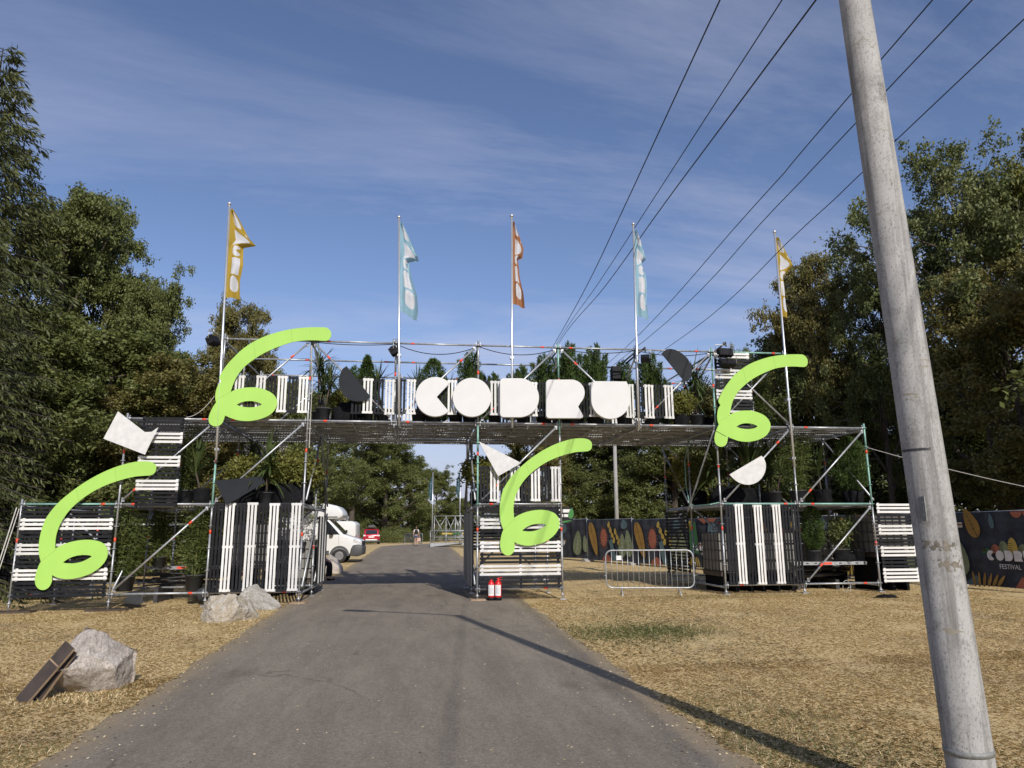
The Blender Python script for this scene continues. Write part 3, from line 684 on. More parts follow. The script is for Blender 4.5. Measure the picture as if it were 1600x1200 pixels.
board('lens_board', [zc(catmull([(1073,408),(1073,408),(1240,622),(1240,622),(1205,645),(1150,655),(1090,640),(1045,600),(1022,540),(1022,490),(1040,440)]), 300, 480, 4.444)], YS, .03, ch, 'black half-moon board leaning left on the bridge, left of the letters', 'decoration')
board('triangle_board', [zc([(150,305),(470,275),(490,318),(232,468)], 300, 680, 4.284)], YS, .035, ch, 'black pointed board above the vertical slats left of the road', 'decoration')
board('triangle_board', [zc([(188,65),(630,290),(388,428)], 720, 680, 6.667)], YF-.24, .03, rw, 'white pointed triangle board at the top of the narrow tower', 'decoration')
board('lens_board', [zc(catmull([(415,232),(415,232),(455,203),(510,208),(560,235),(600,275),(625,330),(622,385),(595,424),(565,415),(565,415)]), 940, 500, 4.444)], YS, .03, ch, 'black half-disc board at the right end of the bridge railing', 'decoration')
board('lens_board', [zc(catmull([(763,705),(763,705),(1110,502),(1110,502),(1140,540),(1157,600),(1150,670),(1115,740),(1060,790),(990,815),(920,812),(850,785),(800,745)]), 1030, 640, 6.957)], YS, .03, rw, 'white half-disc board on the diagonal tube of the right tower', 'decoration')
# letters C O D R U
def arc(cx, cy, rx, ry, a0, a1, n=20):
    return [(cx+rx*math.cos(R_(a0+(a1-a0)*i/n)), cy+ry*math.sin(R_(a0+(a1-a0)*i/n))) for i in range(n+1)]
s3 = (620, 500, 4.706)
lc = arc(283, 568, 145, 145, 47, 316, 60)+[(293,568)]
lo_ = arc(551, 572, 141, 143, 0, 357, 60)
ld = [(757,460)]+arc(785, 460, 28, 28, 180, 270, 5)+arc(900, 575, 143, 143, -90, 90, 40)+arc(785, 690, 28, 28, 90, 180, 5)
lr = arc(1120, 467, 25, 25, 180, 270, 5)+arc(1280, 540, 98, 98, -90, 45, 24)+[(1330,640),(1366,705)]+arc(1350, 712, 16, 13, 0, 90, 4)+arc(1120, 700, 25, 25, 90, 180, 5)
LL = [('C', zc(lc, *s3), 'first of the big letters, a white round C with a wedge cut'), ('O', zc(lo_, *s3), 'big white letter O, a plain full disc'),
      ('D', zc(ld, *s3), 'big white letter D in the middle of the bridge railing'), ('R', zc(lr, *s3), 'big white letter R with a small notch on its right')]
u = [(922.8, 602)]+arc(927.5, 601, 4.7, 4.7, 180, 270, 4)+[(978, 596.8), (980.5, 603), (983.5, 611)]+[(983.5, 625)]+[(x, y) for x, y in arc(953.2, 625, 30.3, 30.2, 0, 180, 30)]
LL.append(('U', u, 'last of the big letters, a white U-shaped block rounded below'))
for nm, lp, lb in LL:
    board('letter_block', [lp], YF-.22, .12, [M['signwhite'], M['signedge']], lb, 'letter sign', 'big white letters on the bridge', bevel=.008)
# ------------------------------------------------------------------ flagpoles and flags
def clothmat(name, col):
    mt = mat(name, col, .8, 0, .05, 4); nt = mt.node_tree; b = nt.nodes['Principled BSDF']; out = nt.nodes['Material Output']
    tr = nt.nodes.new('ShaderNodeBsdfTranslucent'); tr.inputs[0].default_value = (*col, 1); mx = nt.nodes.new('ShaderNodeMixShader'); mx.inputs[0].default_value = .45
    nt.links.new(b.outputs[0], mx.inputs[1]); nt.links.new(tr.outputs[0], mx.inputs[2]); nt.links.new(mx.outputs[0], out.inputs[0]); return mt
M['fy'] = clothmat('yellow_flag_cloth', (.50,.34,.04)); M['fb'] = clothmat('pale_blue_flag_cloth', (.33,.54,.64)); M['fo'] = clothmat('orange_flag_cloth', (.44,.19,.08)); M['fw'] = clothmat('white_flag_print', (.78,.78,.80))
def flag_mesh(name, pole_top, rows, H, fold, mats, hole_seed, blob=True, du=1.0):
    """rows: (v, width, depth swing) down the hoist; the cloth hangs from the pole in pleats"""
    nu, nv = 48, 110; us = np.linspace(0, 1, nu); vs_ = np.linspace(0, 1, nv)
    rv = np.array([r[0] for r in rows]); rw_ = np.array([r[1] for r in rows]); ru = np.array([r[2] for r in rows]); rd = np.array([r[3] for r in rows])
    V = []
    full = 1.05
    for v in vs_:
        w_ = np.interp(v, rv, rw_); q = np.interp(v, rv, rd); drop = np.interp(v, rv, ru)
        x = us*w_
        amp = np.sqrt(max(0, (full*.75)**2-w_**2))*.07
        y = amp*np.sin(us*math.pi*fold+v*2.2)*np.minimum(1, us*3)+q*us+.02*np.sin(v*19+us*6)*us
        x = x+.035*np.sin(v*11+us*5)*us*(1-us)
        z = -v*H-drop*us
        V.append(np.stack([x*du, y, z], 1))
    V = np.array(V).reshape(-1, 3); i = np.arange(nu*nv).reshape(nv, nu)
    Fc = np.stack([i[:-1,:-1], i[:-1,1:], i[1:,1:], i[1:,:-1]], -1).reshape(-1, 4)
    U, Vv = np.meshgrid((us[:-1]+us[1:])/2, (vs_[:-1]+vs_[1:])/2); mi = np.zeros(U.shape, int)
    # white round-cornered letter shapes stacked down the flag
    for k, (c, hh) in enumerate(((.10,.065),(.30,.10),(.47,.06),(.64,.09),(.84,.085))):
        e = np.abs((U-.56)/.27)**2.6+np.abs((Vv-c)/hh)**2.6
        m_ = (e < 1) if k % 2 == 0 else ((U > .26) & (U < .80-.45*np.clip((Vv-c)/hh, -1, 1)**2*(k == 1)) & (np.abs(Vv-c) < hh) & (e < 2.2))
        if k == 2: m_ &= ~((np.abs(Vv-c) < (U-.5)*.10) & (U > .5))
        mi[m_] = 1
    mi[(np.abs(U-.86) < .03) & (np.abs(Vv-.2) < .012)] = 1
    return fastmesh(name, V, Fc, mats, mi.ravel(), True)
FG = 'flags on tall poles along the gate'
def flagpole(px0, py0, px1, py1, zb, mt, rows, Hf, label, fold=2.4, du=1.0, yoff=-.14):
    Y = YF+yoff; a = at(px0, py0, Y=Y); t = at(px1, py1, Y=Y); zt = t.z
    xb = a.x; o = thing('flagpole', label, 'flag', (xb, Y, zb), 0, FG)
    lean = (t.x-a.x)/(t.z-a.z); P = lambda z: (lean*(z-a.z+0)+0, 0, z-zb)
    sh = a.x-xb
    mb = MB(); mb.tube([P(zb), P(zb+1.5), P(zt)], [.032, .031, .026], 10); part('pole', mb, M['pole'], o)
    mb = MB(); mb.lathe([(0, .05), (.04, .045), (.045, .02), (.045, -.01), (.03, -.015), (.03, -.06)], P(zt), 10); part('finial', mb, M['pole'], o)
    me = flag_mesh('flag', None, rows, Hf, fold, [M[mt], M['fw']], 1, du=du*(1.0 if mt == 'fy' and px0 < 500 else 1.25))
    f = link('flag', me, o); f.location = Vector(P(zt-.12))+Vector((.03*du, 0, 0)); f.rotation_euler = (0, math.atan(lean), 0)
    # clamps to the scaffold upright
    mb = MB()
    for z in (zb+.25, zb+1.8): mb.box((P(z)[0], .05, z-zb), (.09, .14, .06))
    part('clamp', mb, M['steel'], o)
    return o
#              v   width  drop  depth
fl1 = [(0,.06,0,0),(.06,.20,.1,0),(.2,.46,.28,.1),(.33,.60,.10,.25),(.40,.30,0,.2),(.47,.32,0,.1),(.62,.38,.05,-.05),(.78,.30,.05,.0),(1,.31,0,.1)]
fl2 = [(0,.04,0,0),(.08,.15,.1,0),(.25,.36,.3,.12),(.36,.38,.1,.25),(.42,.18,0,.2),(.6,.22,.05,.0),(.8,.34,.12,-.1),(.93,.36,.2,.0),(1,.33,.25,.1)]
fl3 = [(0,.03,.05,0),(.12,.14,.1,0),(.25,.24,.15,.1),(.38,.22,.1,.15),(.45,.12,0,.1),(.65,.14,.05,0),(.85,.20,.05,-.1),(1,.24,.12,.0)]
fl4 = [(0,.03,.05,0),(.1,.15,.1,0),(.25,.27,.2,.1),(.32,.20,.1,.2),(.5,.26,.0,.1),(.65,.25,.05,0),(.85,.21,.05,-.1),(1,.26,.1,.0)]
fl5 = [(0,.03,.05,0),(.1,.15,.1,0),(.26,.36,.2,.1),(.36,.30,.1,.2),(.5,.17,.0,.2),(.7,.14,.05,.1),(.9,.12,.1,0),(1,.10,.1,.0)]
flagpole(341, 656, 358.5, 319, 3.3, 'fy', fl1, 2.35, 'leftmost flag, yellow with white shapes, its top corner blown out to the right', 2.2)
flagpole(623.5, 657, 623.4, 340, 4.15, 'fb', fl2, 2.4, 'pale blue flag on the pole left of the big letters', 2.6)
flagpole(800.3, 661, 799.6, 338, 4.15, 'fo', fl3, 2.3, 'orange flag with white shapes on the middle pole behind the letter D', 2.4)
flagpole(998, 664, 989.4, 351, 4.15, 'fb', fl4, 2.45, 'pale blue flag on the pole right of the letter U', 2.0)
flagpole(1240.5, 720, 1210.3, 363, 3.2, 'fy', fl5, 2.3, 'rightmost flag, narrow yellow, limp beside the dark trees', 1.6)

# ------------------------------------------------------------------ flood lights on the top rail
def flood(px, py, Y, rz, tilt, label, sc=1):
    p = at(px, py, Y=Y); o = thing('floodlight', label, 'floodlight', p, rz, 'black stage floodlights on the gate'); rt = Matrix.Rotation(tilt, 3, 'X')
    mb = MB(); mb.box((0,0,0), (.32*sc, .13, .20), rt)
    for k in range(6): mb.box(rt@Vector((-.13*sc+k*.052*sc, .09, 0)), (.012, .07, .18), rt)
    hs = part('housing', mb, M['blackplastic'], o)
    mb = MB(); mb.box(rt@Vector((0, -.068, 0)), (.28*sc, .008, .16), rt); part('lens', mb, M['blackplastic'], hs)
    mb = MB(); mb.tube([(-.22*sc, 0, 0), (-.22*sc, 0, .2), (.22*sc, 0, .2), (.22*sc, 0, 0)], .012, 6); mb.tube([(0, 0, .2), (0, .05, .3)], .02, 6); part('bracket', mb, M['steel'], o)
flood(334, 532, YF-.1, R_(70), R_(-25), 'black floodlight on the upper left corner below the yellow flag')
flood(617, 548, YF-.1, R_(80), R_(-30), 'black floodlight clamped to the pole of the left pale blue flag', .9)
flood(1008, 560, YF-.35, R_(-20), R_(-50), 'black floodlight hung under the arm right of the letter U', .7)
flood(1133, 551, YF-.3, R_(8), R_(-15), 'black floodlight at the right end of top rail, upper of two', 1.25)
flood(1136, 567, YF-.3, R_(5), R_(-35), 'black floodlight at the right end of top rail, lower of two', 1.25)
for (a, b, lb) in (((978, 568), (1008, 543), 'steel outrigger arm holding a floodlight right of letter U'), ((1090, 572), (1134, 535), 'steel outrigger arm at the right end of the bridge carrying two floodlights')):
    mb = MB(); p = at(*a, Y=YF+.5); q = at(*b, Y=YF-.38); mb.tube([p, q], .024, 8); mb.box((p+q)/2, (.1, .08, .09)); mb.tube([q, q-Vector((0,0,.12))], .015, 6)
    solo('outrigger_arm', mb, M['darksteel'], lb, 'scaffold arm', p)
# slim moving-head lamp behind the letter U
p = at(962, 583, Y=YF+.8); mb = MB(); mb.box(p, (.22, .2, .34)); mb.tube([p+Vector((-.14,0,-.3)), p+Vector((-.14,0,0)), p+Vector((.14,0,0)), p+Vector((.14,0,-.3))], .02, 6); mb.box(p-Vector((0,0,.38)), (.3,.24,.14))
solo('moving_light', mb, M['blackplastic'], 'black moving stage light standing behind the letter U', 'stage light', p)

# ------------------------------------------------------------------ potted plants
def quads(P, A, Bv):
    """P base points, A half-width vectors, Bv length vectors -> kite quads"""
    mid = P+Bv*.45; V = np.stack([P, mid+A, P+Bv, mid-A], 1).reshape(-1, 3); return V, np.arange(len(P)*4).reshape(-1, 4)
def rdir(rng, n):
    v = rng.normal(size=(n, 3)); return v/np.linalg.norm(v, axis=1)[:, None]
def perp(rng, B_):
    a = np.cross(B_, rdir(rng, len(B_))); return a/(np.linalg.norm(a, axis=1)[:, None]+1e-9)
def pot(o, r, h, mt='potgrey', soil=True):
    mb = MB(); mb.lathe([(0, .0), (r*.78, 0), (r*.97, h*.92), (r*1.06, h*.92), (r*1.06, h), (r*.96, h), (r*.94, h*.9), (0, h*.9)], (0,0,0), 18, 0, mis=[0,0,0,0,0,0,1])
    part('pot', mb, [M[mt], M['soil']], o)
def bagpot(o, r, h, seed=0):
    rng = np.random.default_rng(seed); mb = MB(); n = 20; prof = [(r*.9, 0), (r*1.05, h*.25), (r*1.0, h*.55), (r*1.08, h*.85), (r*.98, h*1.0), (r*.7, h*.95), (0, h*.93)]
    vs = []
    for (rr, z) in prof:
        for j in range(n):
            q = 2*math.pi*j/n; k = 1+.09*math.sin(q*5+z*9+seed)+rng.uniform(-.05, .05); vs.append((rr*k*math.cos(q), rr*k*math.sin(q), z+rng.uniform(-.02, .02)*(z > 0)))
    mb.add(vs, [(i*n+j, i*n+(j+1) % n, (i+1)*n+(j+1) % n, (i+1)*n+j) for i in range(len(prof)-1) for j in range(n)], 0, True)
    part('pot_wrap', mb, M['cloth'], o)
def proto_thuja(seed, H, rmax, n, cone=True, potr=.2, leafm='thuja', bag=False):
    rng = np.random.default_rng(seed); o = thing('potted_conifer', '', 'potted plant'); (bagpot(o, potr, .34, seed) if bag else pot(o, potr, .34))
    t = rng.random(n)**1.15; z = .36+t*(H-.36)
    prof = (1-t)**.75*(np.minimum(1, t*6+.35)) if cone else np.sin(np.clip(t*.93+.07, 0, 1)*math.pi)**.6
    a = rng.uniform(0, 2*np.pi, n); lump = 1+.22*np.sin(a*3+z*7+seed)+.16*np.sin(a*7-z*13)
    r = rmax*prof*lump*np.sqrt(rng.uniform(.25, 1, n))
    P = np.stack([r*np.cos(a), r*np.sin(a), z], 1)
    D = np.stack([np.cos(a)*.75, np.sin(a)*.75, np.full(n, .7)], 1)+rng.normal(0, .45, (n, 3)); D /= np.linalg.norm(D, axis=1)[:, None]
    V, Fq = quads(P, perp(rng, D)*rng.uniform(.007, .014, n)[:, None], D*rng.uniform(.06, .13, n)[:, None])
    link('foliage', fastmesh('foliage', V, Fq, M[leafm]), o)
    mb = MB(); mb.tube([(0,0,.25), (.01,0,H*.85)], [.018, .006], 6); part('stem', mb, M['bark'], o); return o
def proto_juniper(seed, H, rmax, n):
    rng = np.random.default_rng(seed); o = thing('potted_juniper', '', 'potted plant'); pot(o, .2, .34); Ps, Ds = [], []
    mb = MB()
    for i in range(9):
        a = i*2.4; ro = rmax*(.15+.75*(i/9)); h = H*(1-.36*(i/9)*rng.uniform(.5,1.2)); z0 = .40+.25*(i/9)*rng.random(); k = n//9; t = rng.random(k)**1.1
        b = np.array([ro*.35*math.cos(a), ro*.35*math.sin(a), z0]); e = np.array([ro*math.cos(a), ro*math.sin(a), h]); r = (.13*(1-t)**.7+.012)*np.sqrt(rng.random(k)); q = rng.uniform(0, 6.283, k)
        P = b+(e-b)*t[:,None]; P[:,0] += r*np.cos(q); P[:,1] += r*np.sin(q); D = np.stack([np.cos(q)*.55, np.sin(q)*.55, np.full(k, 1.)], 1)+rng.normal(0,.3,(k,3)); Ps.append(P); Ds.append(D/np.linalg.norm(D,axis=1)[:,None])
        mb.tube([(0,0,.25), tuple(b), tuple(b+(e-b)*.8)], [.014,.009,.003], 5)
    P, D = np.concatenate(Ps), np.concatenate(Ds); V, Fq = quads(P, perp(rng, D)*rng.uniform(.006,.012,len(P))[:,None], D*rng.uniform(.05,.13,len(P))[:,None])
    link('foliage', fastmesh('foliage', V, Fq, M['thuja']), o); part('stem', mb, M['bark'], o); return o
def blade_strip(base, az, el, Ln, wd, droop, k=6):
    P = []; d = Vector((math.cos(az)*math.cos(el), math.sin(az)*math.cos(el), math.sin(el))); p = Vector(base); s = Vector((-math.sin(az), math.cos(az), 0)); vs = []
    for i in range(k+1):
        t = i/k; w_ = wd*(.55+1.2*t)*(1-t)**.6 if t < 1 else 0.001
        vs += [p+s*w_, p-s*w_]; d = (d+Vector((0,0,-droop/k))).normalized(); p = p+d*(Ln/k)
    return vs, [(2*i, 2*i+2, 2*i+3, 2*i+1) for i in range(k)]
def proto_yucca(seed, H, nleaf, Ln, wd, heads=1, potr=.2, droop=.5, bag=False):
    rng = np.random.default_rng(seed); o = thing('potted_palm', '', 'potted plant'); (bagpot(o, potr, .36, seed) if bag else pot(o, potr, .36))
    mb = MB(); st = MB()
    for h in range(heads):
        bx, by = (rng.uniform(-.1, .1), rng.uniform(-.1, .1)); zt = H*(1-.16*h)-Ln*.55; top = (bx*2.2, by*2.2, max(.42, zt)); st.tube([(bx*.5, by*.5, .25), (bx*1.3, by*1.3, (top[2]+.25)/2), top], [.03, .024, .022], 6)
        for k in range(nleaf):
            el = R_(rng.uniform(-15, 85)); l = Ln*rng.uniform(.7, 1.1)
            b = (top[0], top[1], top[2]+rng.uniform(-.12, .08)); vs, fs = blade_strip(b, rng.uniform(0, 6.283), el, l, wd, droop*rng.uniform(.5, 1.5)); mb.add(vs, fs)
    part('leaves', mb, M['palm'], o); part('stem', st, M['bark'], o); return o
def proto_bamboo(seed, H, ns, n, spread=.25, potr=.22, leafm='bamboo'):
    rng = np.random.default_rng(seed); o = thing('potted_bamboo', '', 'potted plant'); pot(o, potr, .36)
    st = MB(); Ps = []
    for i in range(ns):
        a = rng.uniform(0, 6.283); r0 = rng.uniform(0, potr*.6); r1 = r0+rng.uniform(.2, 1)*spread; h = H*rng.uniform(.7, 1)
        b = Vector((r0*math.cos(a), r0*math.sin(a), .3)); t = Vector((r1*math.cos(a), r1*math.sin(a), h)); m_ = (b+t)/2-Vector((math.cos(a), math.sin(a), 0))*.03
        st.tube([b, m_, t], [.011, .009, .004], 5)
        tt = rng.random(n//ns)**.8; P = np.array(b)[None]*(1-tt)[:, None]+np.array(t)[None]*tt[:, None]; P[:, 2] = .4+(P[:, 2]-.3)*.98; P += rng.normal(0, .09+.05*spread, P.shape)*np.array([1,1,.7]); Ps.append(P)
    P = np.concatenate(Ps); k = len(P); D = rdir(rng, k); D[:, 2] = D[:, 2]*.5-.25; D /= np.linalg.norm(D, axis=1)[:, None]
    V, Fq = quads(P, perp(rng, D)*rng.uniform(.008, .015, k)[:, None], D*rng.uniform(.08, .16, k)[:, None])
    link('foliage', fastmesh('foliage', V, Fq, M[leafm]), o); part('canes', st, M['cane'], o); return o
def proto_bush(seed, H, R0, n, leafm='lightleaf', bag=True):
    rng = np.random.default_rng(seed); o = thing('potted_shrub', '', 'potted plant'); (bagpot(o, .24, .34, seed) if bag else pot(o, .24, .34))
    P = rdir(rng, n)*(rng.uniform(.15, 1, n)**.45)[:, None]; lump = 1+.25*np.sin(P[:,0]*7+seed)*np.sin(P[:,1]*6+P[:,2]*5); P = P*lump[:, None]*np.array([R0, R0, (H-.38)/2])+np.array([0,0,.38+(H-.38)/2])
    D = rdir(rng, n); V, Fq = quads(P, perp(rng, D)*rng.uniform(.014, .028, n)[:, None], D*rng.uniform(.06, .11, n)[:, None])
    link('foliage', fastmesh('foliage', V, Fq, M[leafm]), o)
    mb = MB()
    for i in range(7):
        a = i*.9; mb.tube([(0,0,.25), (R0*.5*math.cos(a), R0*.5*math.sin(a), H*.7)], [.014, .005], 5)
    part('stem', mb, M['bark'], o); return o
PR = {'cone': lambda: proto_thuja(3, 1.75, .36, 5200), 'col': lambda: proto_thuja(5, 1.7, .34, 5200, False), 'juni': lambda: proto_juniper(8, 1.75, .42, 7000), 'thujabag': lambda: proto_thuja(6, 1.8, .46, 8500, False, .26, bag=True),
      'yucca': lambda: proto_yucca(1, 1.35, 70, .62, .018, 1), 'dracaena': lambda: proto_yucca(2, 1.9, 60, .7, .022, 3, droop=1.2), 'spiky': lambda: proto_yucca(4, 1.3, 46, .95, .030, 1, bag=True, droop=.35),
      'bigpalm': lambda: proto_yucca(9, 1.9, 40, 1.15, .05, 2, .26, 1.0), 'bamboo': lambda: proto_bamboo(1, 1.95, 9, 4200), 'tallbamboo': lambda: proto_bamboo(2, 2.05, 12, 4600, .35), 'bush': lambda: proto_bush(1, 1.15, .5, 3200), 'olive': lambda: proto_bush(2, 1.25, .34, 1100, 'oak', False)}
PO = {}
PG = 'potted plants standing on the gate'
def plant(kind, px, Y, z, sc, label, rz=None):
    p = at(px, 700, Y=Y)
    x = p.x
    for _ in range(3):                                          # same column of the picture, at deck height
        q = Vector((x, Y, z+.6)); d = q-Vector((0,0,CH)); cx, cz = d.dot(CR), d.dot(CF); x += ((px-800)/F*cz-cx)
    rz = rg_.uniform(0, 6.28) if rz is None else rz
    if kind not in PO:
        o = PR[kind](); PO[kind] = o; KIDS[o.name] = kids(o)
        o.location = (x, Y, z); o.rotation_euler = (0,0,rz); o.scale = (sc,)*3; tag(o, label, 'potted plant', PG); return o
    return dup(PO[kind], (x, Y, z), rz, sc, label, PG)
Z2, Z1 = 4.32, 2.32
ym, yb = YF+1.0, YF+2.6
for k, px, y, z, s, lb in (
  ('dracaena', 500, ym+.1, Z2, 1.0, 'tall multi-headed dark spiky palm at the left end of the bridge'),
  ('yucca', 506, YF+.45, Z2, .95, 'spiky potted palm in a gap between panels, beside the black half-moon board'),
  ('bush', 537, YF+1.2, Z2, .8, 'dark low shrub in a black bag behind the black half-moon board'),
  ('juni', 552, yb, Z2, 1.1, 'slim greyish conifer at the back of the bridge left of the pointed conifer'),
  ('cone', 572, YF+.7, Z2, 1.0, 'bright pointed cone-shaped conifer on the bridge left of the flag pole'),
  ('yucca', 600, YF+.65, Z2, 1.02, 'spiky yucca behind the railing just left of the left blue flag pole'),
  ('yucca', 655, YF+.8, Z2, 1.0, 'spiky yucca behind the left edge of the big letter C'),
  ('col', 676, YF+.7, Z2, 1.0, 'bright bushy round-topped conifer above the big letter C'),
  ('yucca', 712, YF+.9, Z2, .92, 'small spiky yucca peeking between the letters C and O'),
  ('juni', 735, YF+.7, Z2, 1.12, 'tall thin feathery conifer above the big letter O'),
  ('juni', 772, YF+.7, Z2, .8, 'short feathery conifer between the letters O and D'),
  ('juni', 800, yb, Z2, 1.05, 'feathery conifer behind the orange flag pole'),
  ('juni', 817, YF+.9, Z2, .95, 'dark feathery conifer above the big letter D'),
  ('juni', 850, YF+.8, Z2, 1.12, 'broad feathery conifer between the letters D and R'),
  ('juni', 866, yb, Z2, 1.1, 'feathery conifer at the back above the left edge of R'),
  ('juni', 893, YF+.75, Z2, 1.3, 'tallest feathery conifer above the big letter R'),
  ('juni', 930, YF+.7, Z2, 1.28, 'tall feathery conifer between the letters R and U'),
  ('juni', 752, yb, Z2, 1.0, 'feathery conifer at the back right of the letter O'),
  ('juni', 910, yb, Z2, 1.15, 'feathery conifer at the back between the two tallest conifers'),
  ('juni', 880, YF+1.6, Z2, 1.2, 'feathery conifer above the left part of letter R'),
  ('juni', 1040, yb, Z2, 1.0, 'feathery conifer at the back left of the black half-disc board'),
  ('juni', 690, yb, Z2, .95, 'feathery conifer at the back right of the bushy conifer above C'),
  ('juni', 975, YF+1.2, Z2, 1.1, 'feathery conifer left of the right blue flag pole'),
  ('juni', 1018, YF+.8, Z2, 1.18, 'dense feathery conifer right of the right blue flag pole'),
  ('dracaena', 1088, YF+.7, Z2, .98, 'large hanging-leaved dark palm at the right end of the bridge'),
  ('bush', 1063, YF+.5, Z2, .85, 'leafy dark shrub low behind the last white railing panel'),
  ('spiky', 1100, ym+.4, Z2, 1.1, 'upright sword-leaved palm under the black half-disc board'),
  ('bamboo', 1192, YF+.9, Z2, .82, 'pale bamboo beside the upper right squiggle'),
  ('bamboo', 292, YF+1.1, Z1, .95, 'leafy potted bamboo on the upper left platform beside the tall stack'),
  ('spiky', 318, YF+.45, Z1, .95, 'sword-leaved plant in a black bag on the upper left platform'),
  ('bush', 385, YF+.9, Z1, 1.05, 'yellow-green shrub behind the black pointed board'),
  ('bigpalm', 418, YF+.5, Z1, .72, 'broad-leaved palm in a grey pot right of the black pointed board'),
  ('bush', 452, YF+.6, Z1, 1.1, 'yellow-green shrub in a black bag beside the road on the left tower'),
  ('bush', 475, YF+1.6, Z1, 1.0, 'shrub at the back right corner of the left tower platform'),
  ('dracaena', 385, YF+3.0, Z1, .95, 'dark drooping palm at the back of the left tower platform'),
  ('bush', 752, YF+2.4, Z1, 1.2, 'shrub hanging over the road side of the narrow tower'),
  ('bush', 762, YF+1.4, Z1, 1.0, 'shrub behind the upright panels at left edge of narrow tower'),
  ('dracaena', 815, YF+2.8, Z1, .9, 'dark palm at the back of the narrow tower'),
  ('bigpalm', 1130, YF+1.5, Z1, .9, 'large arching palm at the left of the right tower platform'),
  ('bush', 1085, YF+2.8, Z1, 1.3, 'browning shrub at the back left of the right tower platform'),
  ('spiky', 1168, YF+1.3, Z1, 1.2, 'tall sword-leaved plant behind the white half-disc board'),
  ('yucca', 1210, YF+.4, Z1, .8, 'small yucca in a black bag right of the white half-disc board'),
  ('tallbamboo', 1245, YF+.7, Z1, .96, 'tall bamboo in a big grey pot on the right tower platform'),
  ('bigpalm', 1195, YF+2.4, Z1, 1.0, 'broad dark palm at the back behind the white half-disc board'),
  ('spiky', 1283, YF+1.2, Z1, 1.1, 'slender sword-leaved plant right of the tall bamboo'),
  ('thujabag', 1330, YF+.9, Z1, 1.0, 'dense rounded conifer in a black bag at right tower corner'),
  ('tallbamboo', 198, YF+.6, .30, .98, 'leafy bamboo on the ground bay, beside the far left slats'),
  ('tallbamboo', 306, YF+.6, .30, 1.0, 'leafy bamboo on the ground bay, beside the left tower uprights'),
  ('bamboo', 252, YF+1.4, .80, .72, 'small bamboo between the two taller bamboos in the left bay'),
  ('col', 1270, YF+.7, .80, .84, 'dense conifer in a grey pot on the low right plank'),
  ('olive', 1312, YF+.7, .80, .95, 'thin small-leaved shrub in a grey pot on the low right plank'),
  ('yucca', 1340, YF+.8, .80, .82, 'spiky pale plant at the right end of the low right plank')):
    plant(k, px, y, z, s, lb)
# tipped empty pots under the left tower
for px, py, s, lb in ((206, 950, 1.0, 'empty grey plastic pot tipped over under the left bay'), (318, 945, .95, 'empty grey pot lying beside the left tower leg behind the boulder')):
    p = ground_at(px, py); mb = MB(); prof = [(0, 0), (.16, 0), (.20, .30), (.215, .30), (.215, .34), (.195, .34), (.15, .02), (0, .02)]
    rt = Matrix.Rotation(R_(100 if px < 300 else 75), 3, 'Y')
    mb.lathe([(r*s, z*s) for r, z in prof], (0,0,0), 18)
    mb.v = [tuple(Matrix.Rotation(R_(20), 3, 'Z')@(rt@Vector(v))+Vector((-.15, 0, .2))) for v in mb.v]
    solo('empty_pot', mb, M['potgrey'], lb, 'pot', (p.x, p.y, p.z), 'empty grey pots under the gate', world=False)

# ------------------------------------------------------------------ ballast water tanks inside the towers
def tank(x, y, z, label):
    o = thing('water_tank', label, 'water tank', (x, y, z), jit(.08), 'caged water tanks weighing down the towers')
    mb = MB(); mb.box((0,0,.62), (.96, 1.12, .94)); part('tank', mb, M['tank'], o)
    mb = MB(); a, b = .5, .58
    for i in range(6):
        t = -a+2*a*i/5
        for s in (-b, b): mb.tube([(t, s, .12), (t, s, 1.12)], .009, 6)
    for i in range(6):
        t = -b+2*b*i/5
        for s in (-a, a): mb.tube([(s, t, .12), (s, t, 1.12)], .009, 6)
    for z_ in (.14, .4, .66, .9, 1.12): mb.tube([(-a,-b,z_), (a,-b,z_), (a,b,z_), (-a,b,z_), (-a,-b,z_)], .010, 6, caps=False)
    part('cage', mb, M['darksteel'], o)
    mb = MB(); mb.box((0,0,.10), (1.0, 1.18, .03))
    for t in (-.44, 0, .44): mb.box((t, 0, .045), (.1, 1.16, .08))
    part('pallet', mb, M['darkwood'], o)
    mb = MB(); mb.lathe([(.11, 0), (.11, .05), (0, .05)], (0, 0, 1.09), 14); part('lid', mb, M['blackplastic'], o); return o
for x, y, z, lb in ((XC['C']+.75, YF+1.1, .72, 'caged pale water tank behind the left part of vertical slats, left tower'), (XC['C']+1.5, YF+2.9, .3, 'caged water tank at the back of the left tower'),
    (XC['I']+.62, YF+1.2, .45, 'caged pale water tank behind the crowd barrier end of the right tower'), (XC['I']+1.75, YF+1.2, .45, 'caged pale water tank behind the right tower slats'), (XC['J']+1.6, YF+1.9, .5, 'caged tan water tank behind the plants on the low plank'),
    (XC['K']+.65, YF+.9, .9, 'caged pale water tank behind the far right horizontal slats')):
    tank(x, y, z+g(x, y)*0, lb)
    mb = MB(); mb.box((x, y, z/2+.03), (1.05, 1.2, z-.08)) if False else None
# timber cribbing below the tanks
    mb = MB()
    for k, t in enumerate((-.4, 0, .4)): mb.b2((x+t-.04, y-.5, g(x, y)-.02), (x+t+.04, y+.55, z))
    solo('support_beams', mb, M['cloth'], 'dark beams under the '+lb.replace('caged ', '').replace(' end of the right tower', ' end').replace(', left tower', ''), 'timber', (x, y, g(x, y)))
